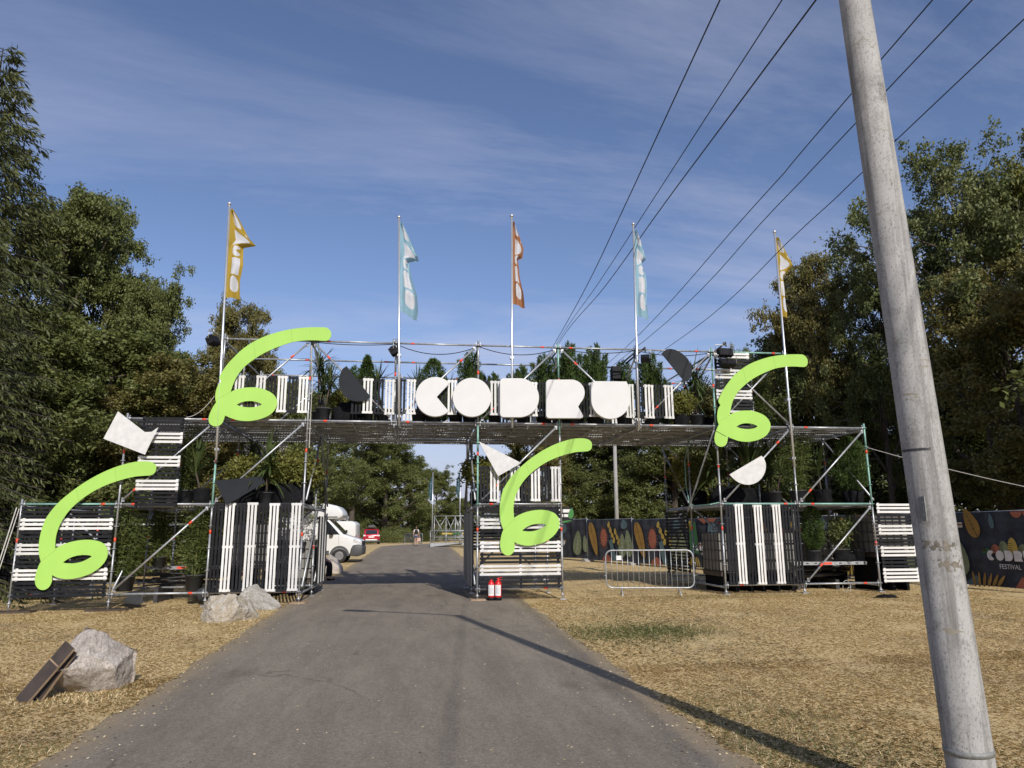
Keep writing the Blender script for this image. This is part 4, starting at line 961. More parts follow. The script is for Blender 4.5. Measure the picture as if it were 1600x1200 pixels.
# black dump of cloth, hoses and tubes lying low inside the towers
rr = random.Random(5)
for i, (x, y, lb) in enumerate(((XC['B']+1.0, YF+2.4, 'loose black scaffold tubes lying in the left ground bay'), (XC['J']+1.0, YF+1.6, 'loose dark scaffold tubes lying under the low right plank'))):
    mb = MB()
    for k in range(9):
        a = rr.uniform(-.25, .25); c = Vector((x+rr.uniform(-.2,.2), y+rr.uniform(-.5,.5), .33+k*.035)); d = Vector((math.cos(a), math.sin(a), rr.uniform(-.03,.05)))*rr.uniform(.6,1.0)
        mb.tube([c-d, c+d], .024, 6)
    for t in (-.6, .5): mb.b2((x+t-.05, y-.6, g(x,y)-.02), (x+t+.05, y+.6, .31))
    solo('tube_stack', mb, M['darksteel'], lb, 'scaffold tubes', (x, y, .3))
def clothlump(x, y, z, sx, sy, sz, lb, seed):
    rng = np.random.default_rng(seed); bm = bmesh.new(); bmesh.ops.create_icosphere(bm, subdivisions=3, radius=1)
    from mathutils import noise as nz
    for v in bm.verts:
        k = 1+.35*nz.noise(v.co*2.2+Vector((seed,0,0)))+.15*nz.noise(v.co*6); v.co = Vector((v.co.x*sx*k, v.co.y*sy*k, max(-.25, v.co.z)*sz*k+sz*.25))
    me = bpy.data.meshes.new('cloth_heap'); bm.to_mesh(me); bm.free(); me.materials.append(M['cloth'])
    me.polygons.foreach_set('use_smooth', [True]*len(me.polygons)); solo('cloth_heap', me, None, lb, 'cloth', (x, y, z), 'heaps of black cloth on the gate')
clothlump(XC['J']+1.55, YF+.65, .80, .3, .22, .22, 'crumpled black cloth at the right end of the low plank', 3)
clothlump(XC['C']+1.7, YF+.55, 2.32, .45, .3, .42, 'black cloth heap on the left tower beside the road', 4)
clothlump(XC['C']+1.15, YF+.75, 2.32, .4, .3, .36, 'black cloth heap between pots on the left tower platform', 6)
clothlump(XC['I']+.7, YF+1.0, 2.32, .55, .35, .4, 'black cloth heap under the white half-disc board', 7)
clothlump(XC['D']+.9, YF+.5, 4.32, .4, .3, .42, 'black cloth heap beside the black half-moon board on the bridge', 8)
p = ground_at(1385, 934); clothlump(p.x, p.y, p.z, .28, .12, .06, 'small black cloth lying on the grass by the concrete pole', 9)

# ------------------------------------------------------------------ cables and guys
def wire(pts, r, mt, name, label, cat, group=None, n=5):
    mb = MB(); mb.tube(pts, r, n); solo(name, mb, M[mt], label, cat, pts[0], group)
def sag(a, b, s, k=14):
    a, b = Vector(a), Vector(b); return [a.lerp(b, t/k)-Vector((0,0,s*4*(t/k)*(1-t/k))) for t in range(k+1)]
tz = 6.25
pts = []
for a, b, s in (('D','E',.05),('E','F',.24),('F','G',.2),('G','H',.1),('H','I',.12)): pts += sag((XC[a], YF-.03, tz), (XC[b], YF-.03, tz), s)
wire(pts, .011, 'cable', 'festoon_cable', 'thin black cable drooping along the top rail of the bridge', 'cable')
wire(sag(at(335, 619, Y=YF-.05), at(291, 652, Y=YF-.02), .12), .008, 'rope', 'white_cord', 'short pale cord from the upper left squiggle down to the left rail', 'cord')
wire(sag(at(1300, 683, Y=YF+1.8), Vector((15.6, 15.5, 2.3)), .1), .009, 'rope', 'guy_line', 'white guy line running from the right tower to the right past the concrete pole', 'guy line')
wire(sag(at(26, 793, Y=YF-.03), at(-10, 905, Y=YF-.6), .0), .012, 'rope', 'tie_strap', 'pale strap from the far left scaffold corner, outer of two', 'strap', 'straps at the far left corner')
wire(sag(at(30, 795, Y=YF-.05), at(-2, 893, Y=YF-.5), .0), .010, 'rope', 'tie_strap', 'pale strap from the far left scaffold corner, inner of two', 'strap', 'straps at the far left corner')
gpts = [at(1077, 683, Y=YF+2.0), at(1070, 720, Y=YF+1.9), at(1072, 760, Y=YF+1.8), at(1077, 785, Y=YF+1.5), at(1080, 791, Y=YF+1.0), at(1110, 788, Y=YF-.04), at(1124, 785, Y=YF-.06)]
wire(gpts, .014, 'greensteel', 'green_cable', 'green cable hanging down and looping along the right tower ledge', 'cable')
p = ground_at(1325, 926); pts = [p+Vector((.085*math.cos(t)*(1 if t < 6 else 2.6), .02*t, .15+.15*math.sin(t))) for t in np.linspace(-1, 6.6, 26)]
wire(pts, .007, 'rope', 'white_cord', 'white cord loop hanging to the grass under the right tower', 'cord')
wire([at(486.5,540,Y=YF-.08), at(488,600,Y=YF-.09), at(485,655,Y=YF-.08), at(483,700,Y=YF-.08)], .009, 'rope', 'white_cord', 'white cord hanging down the upright left of the bridge gap', 'cord')
# ------------------------------------------------------------------ concrete lamp post and overhead lines
def post():
    pb = ground_at(1531, 1290); k = 0.0
    def px_of(x, y, z):
        d = Vector((x, y, z-CH)); c = d.dot(CF); return 800+F*d.dot(CR)/c, 600-F*d.dot(CU)/c
    zt = next(z for z in np.arange(4, 9, .01) if px_of(pb.x, pb.y, z)[1] < 0)
    for _ in range(20): k += (px_of(pb.x-k*zt, pb.y, zt)[0]-1334.5)/F*6/zt
    H = 6.9; o = thing('lamp_post', 'tall leaning grey concrete lamp post standing in the dry grass at the right', 'lamp post', pb)
    mb = MB(); n = 28; zs = [-.3, .3, 1, 2, 3, 4, 5, 6, H]
    r = lambda z: .124-.0056*z
    mb.tube([(-k*z, 0, z) for z in zs], [r(z) for z in zs], n); sh_ = part('shaft', mb, M['polecon'], o)
    mb = MB()
    mb.tube([(-k*.36, 0, .365), (-k*.39, 0, .395)], r(.3)+.003, n); part('strap', mb, M['plate'], sh_)
    mb = MB(); c = Vector((-k*2.35-r(2.3), -.05, 2.33)); 
    q = px_of(pb.x+c.x, pb.y+c.y, pb.z+c.z)
    zz = next(z for z in np.arange(.5, 5, .01) if px_of(pb.x-k*z-r(z), pb.y, z+pb.z)[1] < 797)
    c = Vector((-k*zz-r(zz)*.93, -.07, zz)); mb.box(c, (.006, .045, .14))
    for t in (-.035, 0, .035): mb.box(c+Vector((-.004, 0, t)), (.004, .022, .016))
    part('tag_plate', mb, M['plate'], sh_)
    # stains and scraps of old posters left on the shaft
    rng = np.random.default_rng(3); from mathutils import noise as nz2
    ca = math.atan2(-pb.y, -pb.x)
    zz_of = lambda py: next(z for z in np.arange(.2, 6, .005) if px_of(pb.x-k*z, pb.y-r(z), z+pb.z)[1] < py)
    for (y0, y1, a0, a1, thr, sd, mt_) in ((846, 862, -.9, .9, -.05, 1, 'M1'), (868, 897, -.2, 1.25, .02, 2, 'M1'), (700, 704, -1.3, .4, -.6, 3, 'M2')):
        z1, z0 = zz_of(y0), zz_of(y1); mb = MB(); nu, nv = 70, 24
        for i in range(nu):
            for j in range(nv):
                u, v = (i+.5)/nu, (j+.5)/nv
                if nz2.fractal(Vector((u*5*(a1-a0)+sd*9, v*3.2*(1 if sd > 1 else .8), sd)), 1, 2, 4)-.35*(abs(v-.5)*2)**3-.35*(abs(u-.5)*2)**4 < thr: continue
                P4 = []
                for uu, vv in ((i, j), (i+1, j), (i+1, j+1), (i, j+1)):
                    a_ = ca+a0+(a1-a0)*uu/nu; z_ = z0+(z1-z0)*vv/nv; P4.append((-k*z_+(r(z_)+.0012)*math.cos(a_), (r(z_)+.0012)*math.sin(a_), z_))
                mb.add(P4, [(0,1,2,3)])
        if mb.v: part('stain_patch', mb, M['stain'] if mt_ == 'M1' else M['darksteel'], sh_)
    # arm and lamp head over the road (seen in the photo by its shadow)
    top = Vector((-k*H, 0, H)); e = top+Vector((-1.75, .95, .12)); mb = MB(); mb.tube([top-Vector((0,0,.12)), top+Vector((-.25,.13,.05)), e], .035, 8); arm_ = part('arm', mb, M['steel'], o)
    d = Vector((-1.75,.95,.0)).normalized(); mb = MB(); rt = Matrix.Rotation(math.atan2(d.y, d.x), 3, 'Z'); mb.box(e+d*.25, (.62, .22, .10), rt); mb.box(e+d*.28-Vector((0,0,.06)), (.4, .16, .04), rt); part('lamp_head', mb, M['greyplastic'], arm_)
    return pb, k
def polecon():
    mt = mat('spun_concrete', (.37,.36,.345), .85, 0, .12, 5, .10, 120, spec=.2)
    nt = mt.node_tree; N = nt.nodes; L = nt.links; b = N['Principled BSDF']; src = b.inputs['Base Color'].links[0].from_socket; t = N.new('ShaderNodeTexCoord')
    def layer(src, sc, st, lo, hi, col, d=6, ro=.65):
        mp = N.new('ShaderNodeMapping'); mp.inputs['Scale'].default_value = st; L.new(t.outputs['Object'], mp.inputs[0])
        n = N.new('ShaderNodeTexNoise'); n.inputs['Scale'].default_value = sc; n.inputs['Detail'].default_value = d; n.inputs['Roughness'].default_value = ro; L.new(mp.outputs[0], n.inputs['Vector'])
        r = N.new('ShaderNodeMapRange'); r.inputs['From Min'].default_value = lo; r.inputs['From Max'].default_value = hi; L.new(n.outputs['Fac'], r.inputs['Value'])
        m_ = N.new('ShaderNodeMix'); m_.data_type = 'RGBA'; L.new(r.outputs[0], m_.inputs[0]); L.new(src, m_.inputs[6]); m_.inputs[7].default_value = (*col, 1); return m_.outputs[2]
    c = layer(src, 105, (1,1,.5), .53, .68, (.12,.117,.11), 4, .8)          # dark pits
    c = layer(c, 14, (1,1,.05), .50, .68, (.17,.163,.15))                    # vertical runs
    c = layer(c, 4, (1,1,.9), .52, .66, (.17,.164,.152), 9, .85)            # blotches
    c = layer(c, 7, (.6,.6,2.2), .66, .70, (.24,.215,.17), 4)                 # old glue patches
    L.new(c, b.inputs['Base Color']); return mt
M['polecon'] = polecon(); M['stain'] = mat('old_paste_stain', (.155,.135,.105), .9, 0, .35, 30)
PB, PK = post()
# overhead lines: six cables running along the road to a pole beyond the gate
far = at(812, 650, Y=64); fp = Vector((far.x, 64, g(far.x, 64)))
o = thing('utility_pole', 'concrete utility pole far behind the narrow tower carrying the overhead lines', 'utility pole', fp)
mb = MB(); mb.tube([(0,0,-.3), (0,0,far.z-fp.z+.2)], [.16,.11], 12); part('shaft', mb, M['concrete'], o)
mb = MB(); mb.box((1.2, 0, far.z-fp.z-.2), (4.2, .1, .12)); part('crossarm', mb, M['steel'], o)
def line(pxs, zn, end, label, r):
    """pxs: picture points from near to far; heights fall from zn towards the far pole"""
    A = at(pxs[0][0], pxs[0][1], z=zn); E_ = Vector(end); nrm = (E_-A).cross(Vector((0,0,1))).normalized(); P = [A]; o_ = Vector((0,0,CH))
    for px, py, _ in pxs[1:]:                                   # the cable hangs in one vertical plane
        d = ray(px, py); P.append(o_+d*((A-o_).dot(nrm)/d.dot(nrm)))
    d = (P[0]-P[1]).normalized(); P.insert(0, P[0]+d*40); P.append(E_)
    Q = []
    for i in range(len(P)-1):
        p0, p1, p2, p3 = P[max(i-1,0)], P[i], P[i+1], P[min(i+2,len(P)-1)]
        for t in np.arange(8)/8:
            Q.append(.5*((2*p1)+(p2-p0)*t+(2*p0-5*p1+4*p2-p3)*t*t+(3*p1-p0-3*p2+p3)*t**3))
    Q.append(P[-1]); mb = MB(); mb.tube(Q, r, 5); solo('overhead_line', mb, M['cable'], label, 'power line', P[0], 'overhead lines above the road')
zl = far.z
line([(1125,0,9.2),(977,320,8.2),(916,448,7.8),(862,545,7.6)], 9.2, far+Vector((-.7,0,-.1)), 'leftmost overhead line, steepest of the bundle left of the concrete post', .012)
line([(1222,0,9.0),(1015,320,8.2),(936,441,7.8),(865,545,7.6)], 9.7, far+Vector((-.3,0,-.1)), 'middle overhead line of the bundle of three', .011)
line([(1275,0,9.0),(1037,320,8.2),(945,448,7.8),(868,545,7.6)], 8.4, far+Vector((.2,0,-.1)), 'right overhead line of the bundle of three', .013)
line([(1457,0,9.0),(1180,320,8.2),(953,565,7.6)], 8.6, far+Vector((1.3,0,-.1)), 'fourth overhead line from the left, passing behind the concrete post high up', .010)
line([(1519,0,9.0),(1216,320,8.2),(1010,530,7.6)], 8.6, far+Vector((2.1,0,-.1)), 'fifth overhead line from the left, behind the concrete post', .010)
line([(1600,30,9.0),(1260,351,8.2),(1043,543,7.6)], 8.6, far+Vector((3.0,0,-.1)), 'rightmost overhead line, lowest where it passes behind the concrete post', .010)
# slim lamp pole standing beyond the gate on the right
p = at(963, 800, Y=40); pz = g(p.x, 40); t = at(960.5, 695, Y=40)
o = thing('street_lamp', 'slim grey pole beyond the gate above the leaf-printed banners', 'street lamp', (p.x, 40, pz))
mb = MB(); mb.tube([(0,0,-.2), (t.x-p.x, 0, t.z-pz)], [.13,.10], 12); part('shaft', mb, M['concrete'], o)
mb = MB(); mb.tube([(t.x-p.x-.5, 0, t.z-pz+.25), (t.x-p.x, 0, t.z-pz-.05), (t.x-p.x+.5, 0, t.z-pz+.25)], .03, 6); mb.box((t.x-p.x-.5,0,t.z-pz+.3), (.3,.15,.08)); mb.box((t.x-p.x+.5,0,t.z-pz+.3), (.3,.15,.08)); part('lamp_arm', mb, M['steel'], o)

# ------------------------------------------------------------------ crowd barrier
def barrier(a, b, h, label, nb=15, feet=True, r=.019):
    a, b = Vector(a), Vector(b); L_ = (b-a).length; o = thing('crowd_barrier', label, 'crowd barrier', (a+b)/2, math.atan2(b.y-a.y, b.x-a.x), 'steel crowd barriers')
    w2, z0, z1, rc = L_/2, .18, h, .16; lp = []
    for cx, cz, a0 in ((w2-rc, z1-rc, 0), (-w2+rc, z1-rc, 90), (-w2+rc, z0+rc, 180), (w2-rc, z0+rc, 270)):
        for i in range(6): q = R_(a0+18*i); lp.append((cx+rc*math.cos(q), 0, cz+rc*math.sin(q)))
    lp.append(lp[0]); mb = MB(); mb.tube(lp, r, 8, caps=False); part('frame', mb, M['steel'], o)
    mb = MB()
    for k in range(nb):
        x = -w2+.08+(L_-.16)*(k+.5)/nb; zz = .0
        mb.tube([(x, 0, z0+.005), (x, 0, z1-.005)], .0085, 6)
    part('bars', mb, M['steel'], o)
    for s in (-1, 1):
        if feet:
            x = s*(w2-.38); mb = MB(); mb.tube([(x, 0, z0), (x, -.04, .12), (x, -.30, .0)], .017, 6); mb.tube([(x, 0, .15), (x, .28, .0)], .017, 6); part('foot', mb, M['steel'], o)
        mb = MB(); mb.tube([(s*w2, 0, z1-.3), (s*(w2+.05), 0, z1-.31), (s*(w2+.05), 0, z1-.4)], .009, 6); mb.tube([(s*w2, 0, z0+.3), (s*(w2+.05), 0, z0+.3)], .009, 6); part('hook', mb, M['steel'], o)
    return o
a = ground_at(948, 931); b = ground_at(1086, 929); 
bo = barrier(a, b, 1.10, 'galvanised crowd barrier with a small paper notice, on dry grass by the right tower')
mb = MB(); mb.b2((-.83, -.030, .86), (-.70, -.026, .97)); part('notice', mb, M['paper'], bo)

# ------------------------------------------------------------------ fire extinguishers
def ext():
    o = thing('fire_extinguisher', '', 'fire extinguisher')
    mb = MB(); mb.lathe([(0,.05),(.068,.05),(.076,.07),(.076,.37),(.066,.41),(.035,.44),(.026,.455),(.026,.47),(0,.47)], (0,0,0), 20); part('cylinder', mb, M['red'], o)
    mb = MB(); mb.lathe([(0,0),(.078,0),(.080,.07),(.0765,.075)], (0,0,0), 20); part('base_ring', mb, M['blackplastic'], o)
    mb = MB(); n = 12; vs = []
    for i in range(n+1):
        q = R_(-165+115*i/n); vs += [(.0772*math.cos(q), .0772*math.sin(q), .11), (.0772*math.cos(q), .0772*math.sin(q), .35)]
    mb.add(vs, [(2*i, 2*i+2, 2*i+3, 2*i+1) for i in range(n)])
    lines = []
    for k in range(7):
        z = .33-.028*k
        for i in range(2, 9 if k % 2 else 10):
            q0, q1 = R_(-165+115*i/n), R_(-165+115*(i+.75)/n); c = .0776
            mb.add([(c*math.cos(q0), c*math.sin(q0), z-.007), (c*math.cos(q1), c*math.sin(q1), z-.007), (c*math.cos(q1), c*math.sin(q1), z+.004), (c*math.cos(q0), c*math.sin(q0), z+.004)], [(0,1,2,3)], 1) if (k+i) % 3 else None
    part('label', mb, [M['paper'], M['greyplastic']], o)
    mb = MB(); mb.lathe([(.022,.465),(.022,.50),(0,.50)], (0,0,0), 12); mb.box((.03,0,.505), (.13,.022,.012), Matrix.Rotation(R_(-12), 3, 'Y')); mb.box((.03,0,.475), (.12,.02,.012), Matrix.Rotation(R_(10), 3, 'Y')); part('handle', mb, M['red'], o)
    mb = MB(); mb.tube([(-.02,0,.485), (-.075,.01,.47), (-.10,.015,.38), (-.095,.02,.2), (-.088,.02,.1)], .011, 8); part('hose', mb, M['blackplastic'], o); return o
e1 = ext(); p = ground_at(767.5, 939); e1.location = p+Vector((0,0,.012)); e1.rotation_euler = (0,0,.2); e1.scale = (1.03,)*3; tag(e1, 'red fire extinguisher, the left one of the pair at the narrow tower foot', None, 'fire extinguishers at the narrow tower')
q = ground_at(778.5, 939); dup(e1, q+Vector((0,0,.012)), .05, 1.03, 'red fire extinguisher, the right one of the pair at the narrow tower foot', 'fire extinguishers at the narrow tower')

# ------------------------------------------------------------------ boulders and boards
from mathutils import noise as nz
def rockmat(name, c1, c2, warm):
    mt = bpy.data.materials.new(name); mt.use_nodes = True; nt = mt.node_tree; N = nt.nodes; L = nt.links; b = N['Principled BSDF']; b.inputs['Roughness'].default_value = .9
    t = N.new('ShaderNodeTexCoord'); n = N.new('ShaderNodeTexNoise'); n.inputs['Scale'].default_value = 5; n.inputs['Detail'].default_value = 10; n.inputs['Roughness'].default_value = .7; L.new(t.outputs['Object'], n.inputs['Vector'])
    r = N.new('ShaderNodeValToRGB'); L.new(n.outputs['Fac'], r.inputs[0]); r.color_ramp.elements[0].position = .3; r.color_ramp.elements[0].color = (*c1, 1); r.color_ramp.elements[1].position = .62; r.color_ramp.elements[1].color = (*c2, 1)
    e = r.color_ramp.elements.new(.45); e.color = (*warm, 1)
    n2 = N.new('ShaderNodeTexNoise'); n2.inputs['Scale'].default_value = 45; n2.inputs['Detail'].default_value = 8; n2.inputs['Roughness'].default_value = .8; L.new(t.outputs['Object'], n2.inputs['Vector'])
    r2 = N.new('ShaderNodeMapRange'); r2.inputs['From Min'].default_value = .35; r2.inputs['From Max'].default_value = .55; r2.inputs['To Min'].default_value = .42; L.new(n2.outputs['Fac'], r2.inputs['Value'])
    m_ = N.new('ShaderNodeMix'); m_.data_type = 'RGBA'; m_.blend_type = 'MULTIPLY'; m_.inputs[0].default_value = 1; L.new(r.outputs[0], m_.inputs[6]); L.new(r2.outputs[0], m_.inputs[7]); L.new(m_.outputs[2], b.inputs['Base Color'])
    mg = N.new('ShaderNodeTexMusgrave') if hasattr(bpy.types, 'ShaderNodeTexMusgrave') else None
    bp = N.new('ShaderNodeBump'); bp.inputs['Strength'].default_value = 1; bp.inputs['Distance'].default_value = .05; L.new(n.outputs['Fac'], bp.inputs['Height'])
    bp2 = N.new('ShaderNodeBump'); bp2.inputs['Strength'].default_value = .7; bp2.inputs['Distance'].default_value = .008; L.new(n2.outputs['Fac'], bp2.inputs['Height']); L.new(bp.outputs[0], bp2.inputs['Normal']); L.new(bp2.outputs[0], b.inputs['Normal'])
    return mt
M['rockpink'] = rockmat('pinkish_limestone', (.31,.27,.235), (.62,.56,.50), (.48,.42,.365))
M['rockgrey'] = rockmat('grey_limestone', (.26,.24,.21), (.50,.48,.44), (.38,.35,.30))
M['rocktan'] = rockmat('tan_limestone', (.30,.245,.17), (.54,.50,.44), (.42,.36,.27))
def rock(outline, planes, dims, loc, rz, mt, label, seed, rough=.06, base=1.35):
    bm = bmesh.new(); bmesh.ops.create_icosphere(bm, subdivisions=6, radius=1.0); pl = [(Vector(n).normalized(), d) for n, d in planes]
    for v in bm.verts:
        p = v.co.copy()*base
        for n, d in pl:
            t = p.dot(n)
            if t > d: p -= n*(t-d)*.97
        nn = p.normalized(); s = Vector((seed*3.1, seed, 0))
        k = rough*(nz.fractal(p*2.2+s, 1.0, 2.0, 5)*.9)+rough*.5*abs(nz.noise(p*5+s))+rough*.22*nz.noise(p*16+s)+rough*.10*nz.noise(p*38+s)
        p += nn*k
        v.co = Vector((p.x*dims[0], p.y*dims[1], p.z*dims[2]))
    me = bpy.data.meshes.new('boulder'); bm.to_mesh(me); bm.free(); me.materials.append(M[mt]); me.polygons.foreach_set('use_smooth', [True]*len(me.polygons))
    return solo('boulder', me, None, label, 'boulder', loc, 'boulders along the road edge', rz)
p = ground_at(130, 1092)
rock(None, [((-.34,-.60,.72),.52), ((.72,-.30,.62),.60), ((-.80,-.25,.55),.66), ((-.10,-.60,-.79),.46), ((.50,-.66,-.56),.52), ((1,-.10,-.15),.80), ((-.93,-.1,-.36),.84), ((0,1,.25),.75), ((.1,.6,.80),.70), ((0,0,-1),.72), ((.66,-.74,.10),.68), ((.35,-.45,.82),.72)],
     (.375,.40,.455), p+Vector((-.15,.38,.23)), .0, 'rockpink', 'big pale pinkish boulder in the left foreground with boards leaning on it', 1, .07, 1.75)
p = ground_at(352, 973)
rock(None, [((-.5,-.6,.7),.70), ((.7,-.4,.6),.74), ((.5,-.8,-.35),.58), ((-1,-.2,.2),.9), ((0,0,-1),.5), ((.2,.3,1),.80), ((-.3,-.9,.1),.72)], (.40,.38,.40), p+Vector((.0,.3,.11)), .4, 'rocktan', 'tan and grey boulder before the vertical slats, nearer of two', 5, .11)
p = ground_at(402, 953)
rock(None, [((-.3,-.6,.8),.7), ((.6,-.5,.6),.72), ((.9,-.2,-.2),.8), ((-1,0,.3),.9), ((0,0,-1),.5)], (.34,.36,.31), p+Vector((-.02,.3,.10)), 1.2, 'rockgrey', 'grey boulder before the vertical slats, farther of two at the road edge', 8, .10)
p = ground_at(519, 896)
rock(None, [((.6,-.3,.75),.62), ((-.7,-.3,.6),.8), ((0,-1,.1),.7), ((0,0,-1),.5)], (.34,.34,.42), p+Vector((-.05,.4,.22)), .2, 'rockpink', 'pale boulder at the road edge in front of the camper van wheel', 12, .05)
for i, (x0, y0, x1, y1, off, lb) in enumerate(((40, 1098, 110, 1008, 0, 'brown weathered board leaning against the big boulder, nearer the grass'), (48, 1097, 112, 1015, .07, 'thin board with a pale edge leaning against the big boulder, inner one'))):
    a = ground_at(x0-(8 if i == 0 else 0), y0); a.y += off; b = at(x1, y1, Y=a.y+.12); d = (b-a); L_ = d.length; ez = d.normalized(); s = Vector((.75, -.55, -.35)); s = (s-ez*s.dot(ez)).normalized(); n = ez.cross(s)
    rt = Matrix((s, n, ez)).transposed(); mb = MB(); mb.box((a+b)/2, (.17, .022, L_), rt, 0)
    mb.box((a+b)/2+s*.0855, (.004, .0215, L_), rt, 1); mb.box((a+b)/2-s*.0855, (.004, .0215, L_), rt, 1)
    if i == 0: mb.box(a.lerp(b, .68)+n*.0, (.173, .026, .014), rt, 1)
    solo('plank', mb, [M['darkwood'], M['wood']], lb, 'plank', a, 'boards leaning on the boulder')

# ------------------------------------------------------------------ printed banner fence
def bleaf(cx, cz, ln, wd, ang, n=18):
    wd = wd*1.35
    out = []
    for i in range(n):
        q = 2*math.pi*i/n; u, v = math.cos(q)*ln, math.sin(q)*wd*(1-.35*math.cos(q)); a = R_(ang); out.append((cx+u*math.cos(a)-v*math.sin(a), cz+u*math.sin(a)+v*math.cos(a)))
    return out
M['banner'] = mat('navy_mesh_banner', (.045,.049,.060), .8, 0, .35, 3, spec=.1)
PC = {}
for nm, c in (('ochre', (.30,.17,.035)), ('sage', (.18,.215,.115)), ('rust', (.33,.105,.06)), ('teal', (.085,.14,.155)), ('cream', (.55,.50,.42)), ('brown', (.05,.03,.015)), ('white', (.62,.60,.60)), ('yellow', (.42,.30,.06)), ('green', (.03,.11,.04))):
    PC[nm] = mat('print_'+nm, c, .75, 0, .15, 5)
PCN = list(PC)
def tri_fan(mb, poly, mi, y, T):
    mb.add([T(x, y, z) for x, z in poly], [tuple(range(len(poly)))], mi)
def text_mesh(body, size, align='CENTER'):
    cu = bpy.data.curves.new('lettering', 'FONT'); cu.body = body; cu.size = size; cu.align_x = align; o = bpy.data.objects.new('lettering', cu); me = bpy.data.meshes.new_from_object(o); bpy.data.objects.remove(o); return me
def fence_panel(a, b, h, label, variant, z0=.1):
    a, b = Vector(a), Vector(b); L_ = (b-a).length; o = thing('banner_fence_panel', label, 'banner fence', a, math.atan2(b.y-a.y, b.x-a.x), 'mesh fence panels with printed banners')
    mb = MB()
    for x in (.02, L_-.02): mb.tube([(x, .03, 0), (x, .03, h+.08)], .021, 8)
    for z in (z0, h): mb.tube([(.02, .03, z), (L_-.02, .03, z)], .016, 6)
    part('frame', mb, M['steel'], o)
    for x in (.0, L_-.05):
        mb = MB(); mb.box((x, .03, .03), (.22, .55, .12)); part('foot', mb, M['concrete'], o)
    nx, nz_ = 40, 10; V = []
    T = lambda x, y, z: (x, y+.022*math.sin(x*4.2)*math.sin(z*1.7)+.012*math.sin(x*9+z*2), z)
    mb = MB(); vs = [T(L_*i/nx, 0, z0+(h-z0)*j/nz_) for j in range(nz_+1) for i in range(nx+1)]
    mb.add(vs, [(j*(nx+1)+i, j*(nx+1)+i+1, (j+1)*(nx+1)+i+1, (j+1)*(nx+1)+i) for j in range(nz_) for i in range(nx)], 0, True)
    part('banner', mb, M['banner'], o)
    pr = MB(); I = PCN.index; e = -.006
    def P(poly, col, lay=0): tri_fan(pr, poly, I(col), e-.035-.002*lay, lambda x, y, z: (x, y+.0*x, z))
    def star(cx, cz, r, col, n=22):
        for i in range(n):
            q = 2*math.pi*i/n; r2 = r*(1.55 if i % 2 else 1.3); d = .07; P([(cx+.55*r*math.cos(q-d), cz+r*.9*math.sin(q-d)), (cx+.6*r2*math.cos(q), cz+r2*math.sin(q)), (cx+.55*r*math.cos(q+d), cz+r*.9*math.sin(q+d))], col, 1)
        P([(cx+.6*r*math.cos(q), cz+r*math.sin(q)) for q in np.linspace(0, 6.28, 24)[:-1]], col)
    def veined(cx, cz, ln, wd, ang, col, vein='brown'):
        P(bleaf(cx, cz, ln, wd, ang), col); a_ = R_(ang); P([(cx-ln*.95*math.cos(a_)-.012*math.sin(a_), cz-ln*.95*math.sin(a_)+.012*math.cos(a_)), (cx+ln*.9*math.cos(a_), cz+ln*.9*math.sin(a_)), (cx-ln*.95*math.cos(a_)+.012*math.sin(a_), cz-ln*.95*math.sin(a_)-.012*math.cos(a_))], vein, 1)
        for k in (-.5, -.2, .1, .4):
            for s in (-1, 1):
                bx, bz = cx+ln*k*math.cos(a_), cz+ln*k*math.sin(a_); q = a_+s*.8; l = wd*.75; P([(bx, bz), (bx+l*math.cos(q), bz+l*math.sin(q)), (bx+.02*math.cos(a_), bz+.02*math.sin(a_))], vein, 1)
    def logo(cx, cz, s, rows=True):
        for k, (dx, kind) in enumerate(((-2,'c'),(-1,'o'),(0,'d'),(1,'r'),(2,'u'))):
            x = cx+dx*s*1.06; w_ = s*.48
            if kind == 'c': q = [(x+w_*math.cos(R_(a_)), cz+w_*math.sin(R_(a_))) for a_ in range(45, 316, 15)]+[(x, cz)]
            elif kind == 'o': q = [(x+w_*math.cos(R_(a_)), cz+w_*math.sin(R_(a_))) for a_ in range(0, 360, 15)]
            elif kind == 'd': q = [(x-w_, cz-w_)]+[(x+w_*math.cos(R_(a_)), cz+w_*math.sin(R_(a_))) for a_ in range(-90, 91, 15)]+[(x-w_, cz+w_)]
            elif kind == 'r': q = [(x-w_, cz-w_), (x+w_, cz-w_), (x+w_*.75, cz-w_*.3)]+[(x+w_*math.cos(R_(a_)), cz+w_*.25+w_*.75*math.sin(R_(a_))) for a_ in range(-30, 91, 15)]+[(x-w_, cz+w_)]
            else: q = [(x-w_, cz+w_), (x-w_, cz)]+[(x+w_*math.cos(R_(a_)), cz+w_*math.sin(R_(a_))) for a_ in range(180, 361, 15)]+[(x+w_, cz+w_)]
            P(q, 'white', 2)
        for dx, hh, col in ((-2.6,.5,'green'),(-1.5,.85,'rust'),(-.5,1.2,'sage'),(.55,1.5,'yellow'),(1.7,.9,'sage'),(2.5,.5,'ochre')):
            P([(cx+dx*s+s*.62*math.cos(R_(a_)), cz+s*.2+s*hh*math.sin(R_(a_))) for a_ in range(0, 181, 15)], col)
            for k in range(5): z = cz+s*(.35+hh*.13*k); P([(cx+dx*s-s*.62, z), (cx+dx*s-s*.05, z), (cx+dx*s-s*.05, z+s*.05), (cx+dx*s-s*.62, z+s*.05)], 'brown', 1)
        me = text_mesh('FESTIVAL', s*.62); o2 = link('lettering', me, o); me.materials.append(PC['white']); o2.rotation_euler = (R_(90), 0, 0); o2.location = (cx, e-.042, cz-s*1.22)
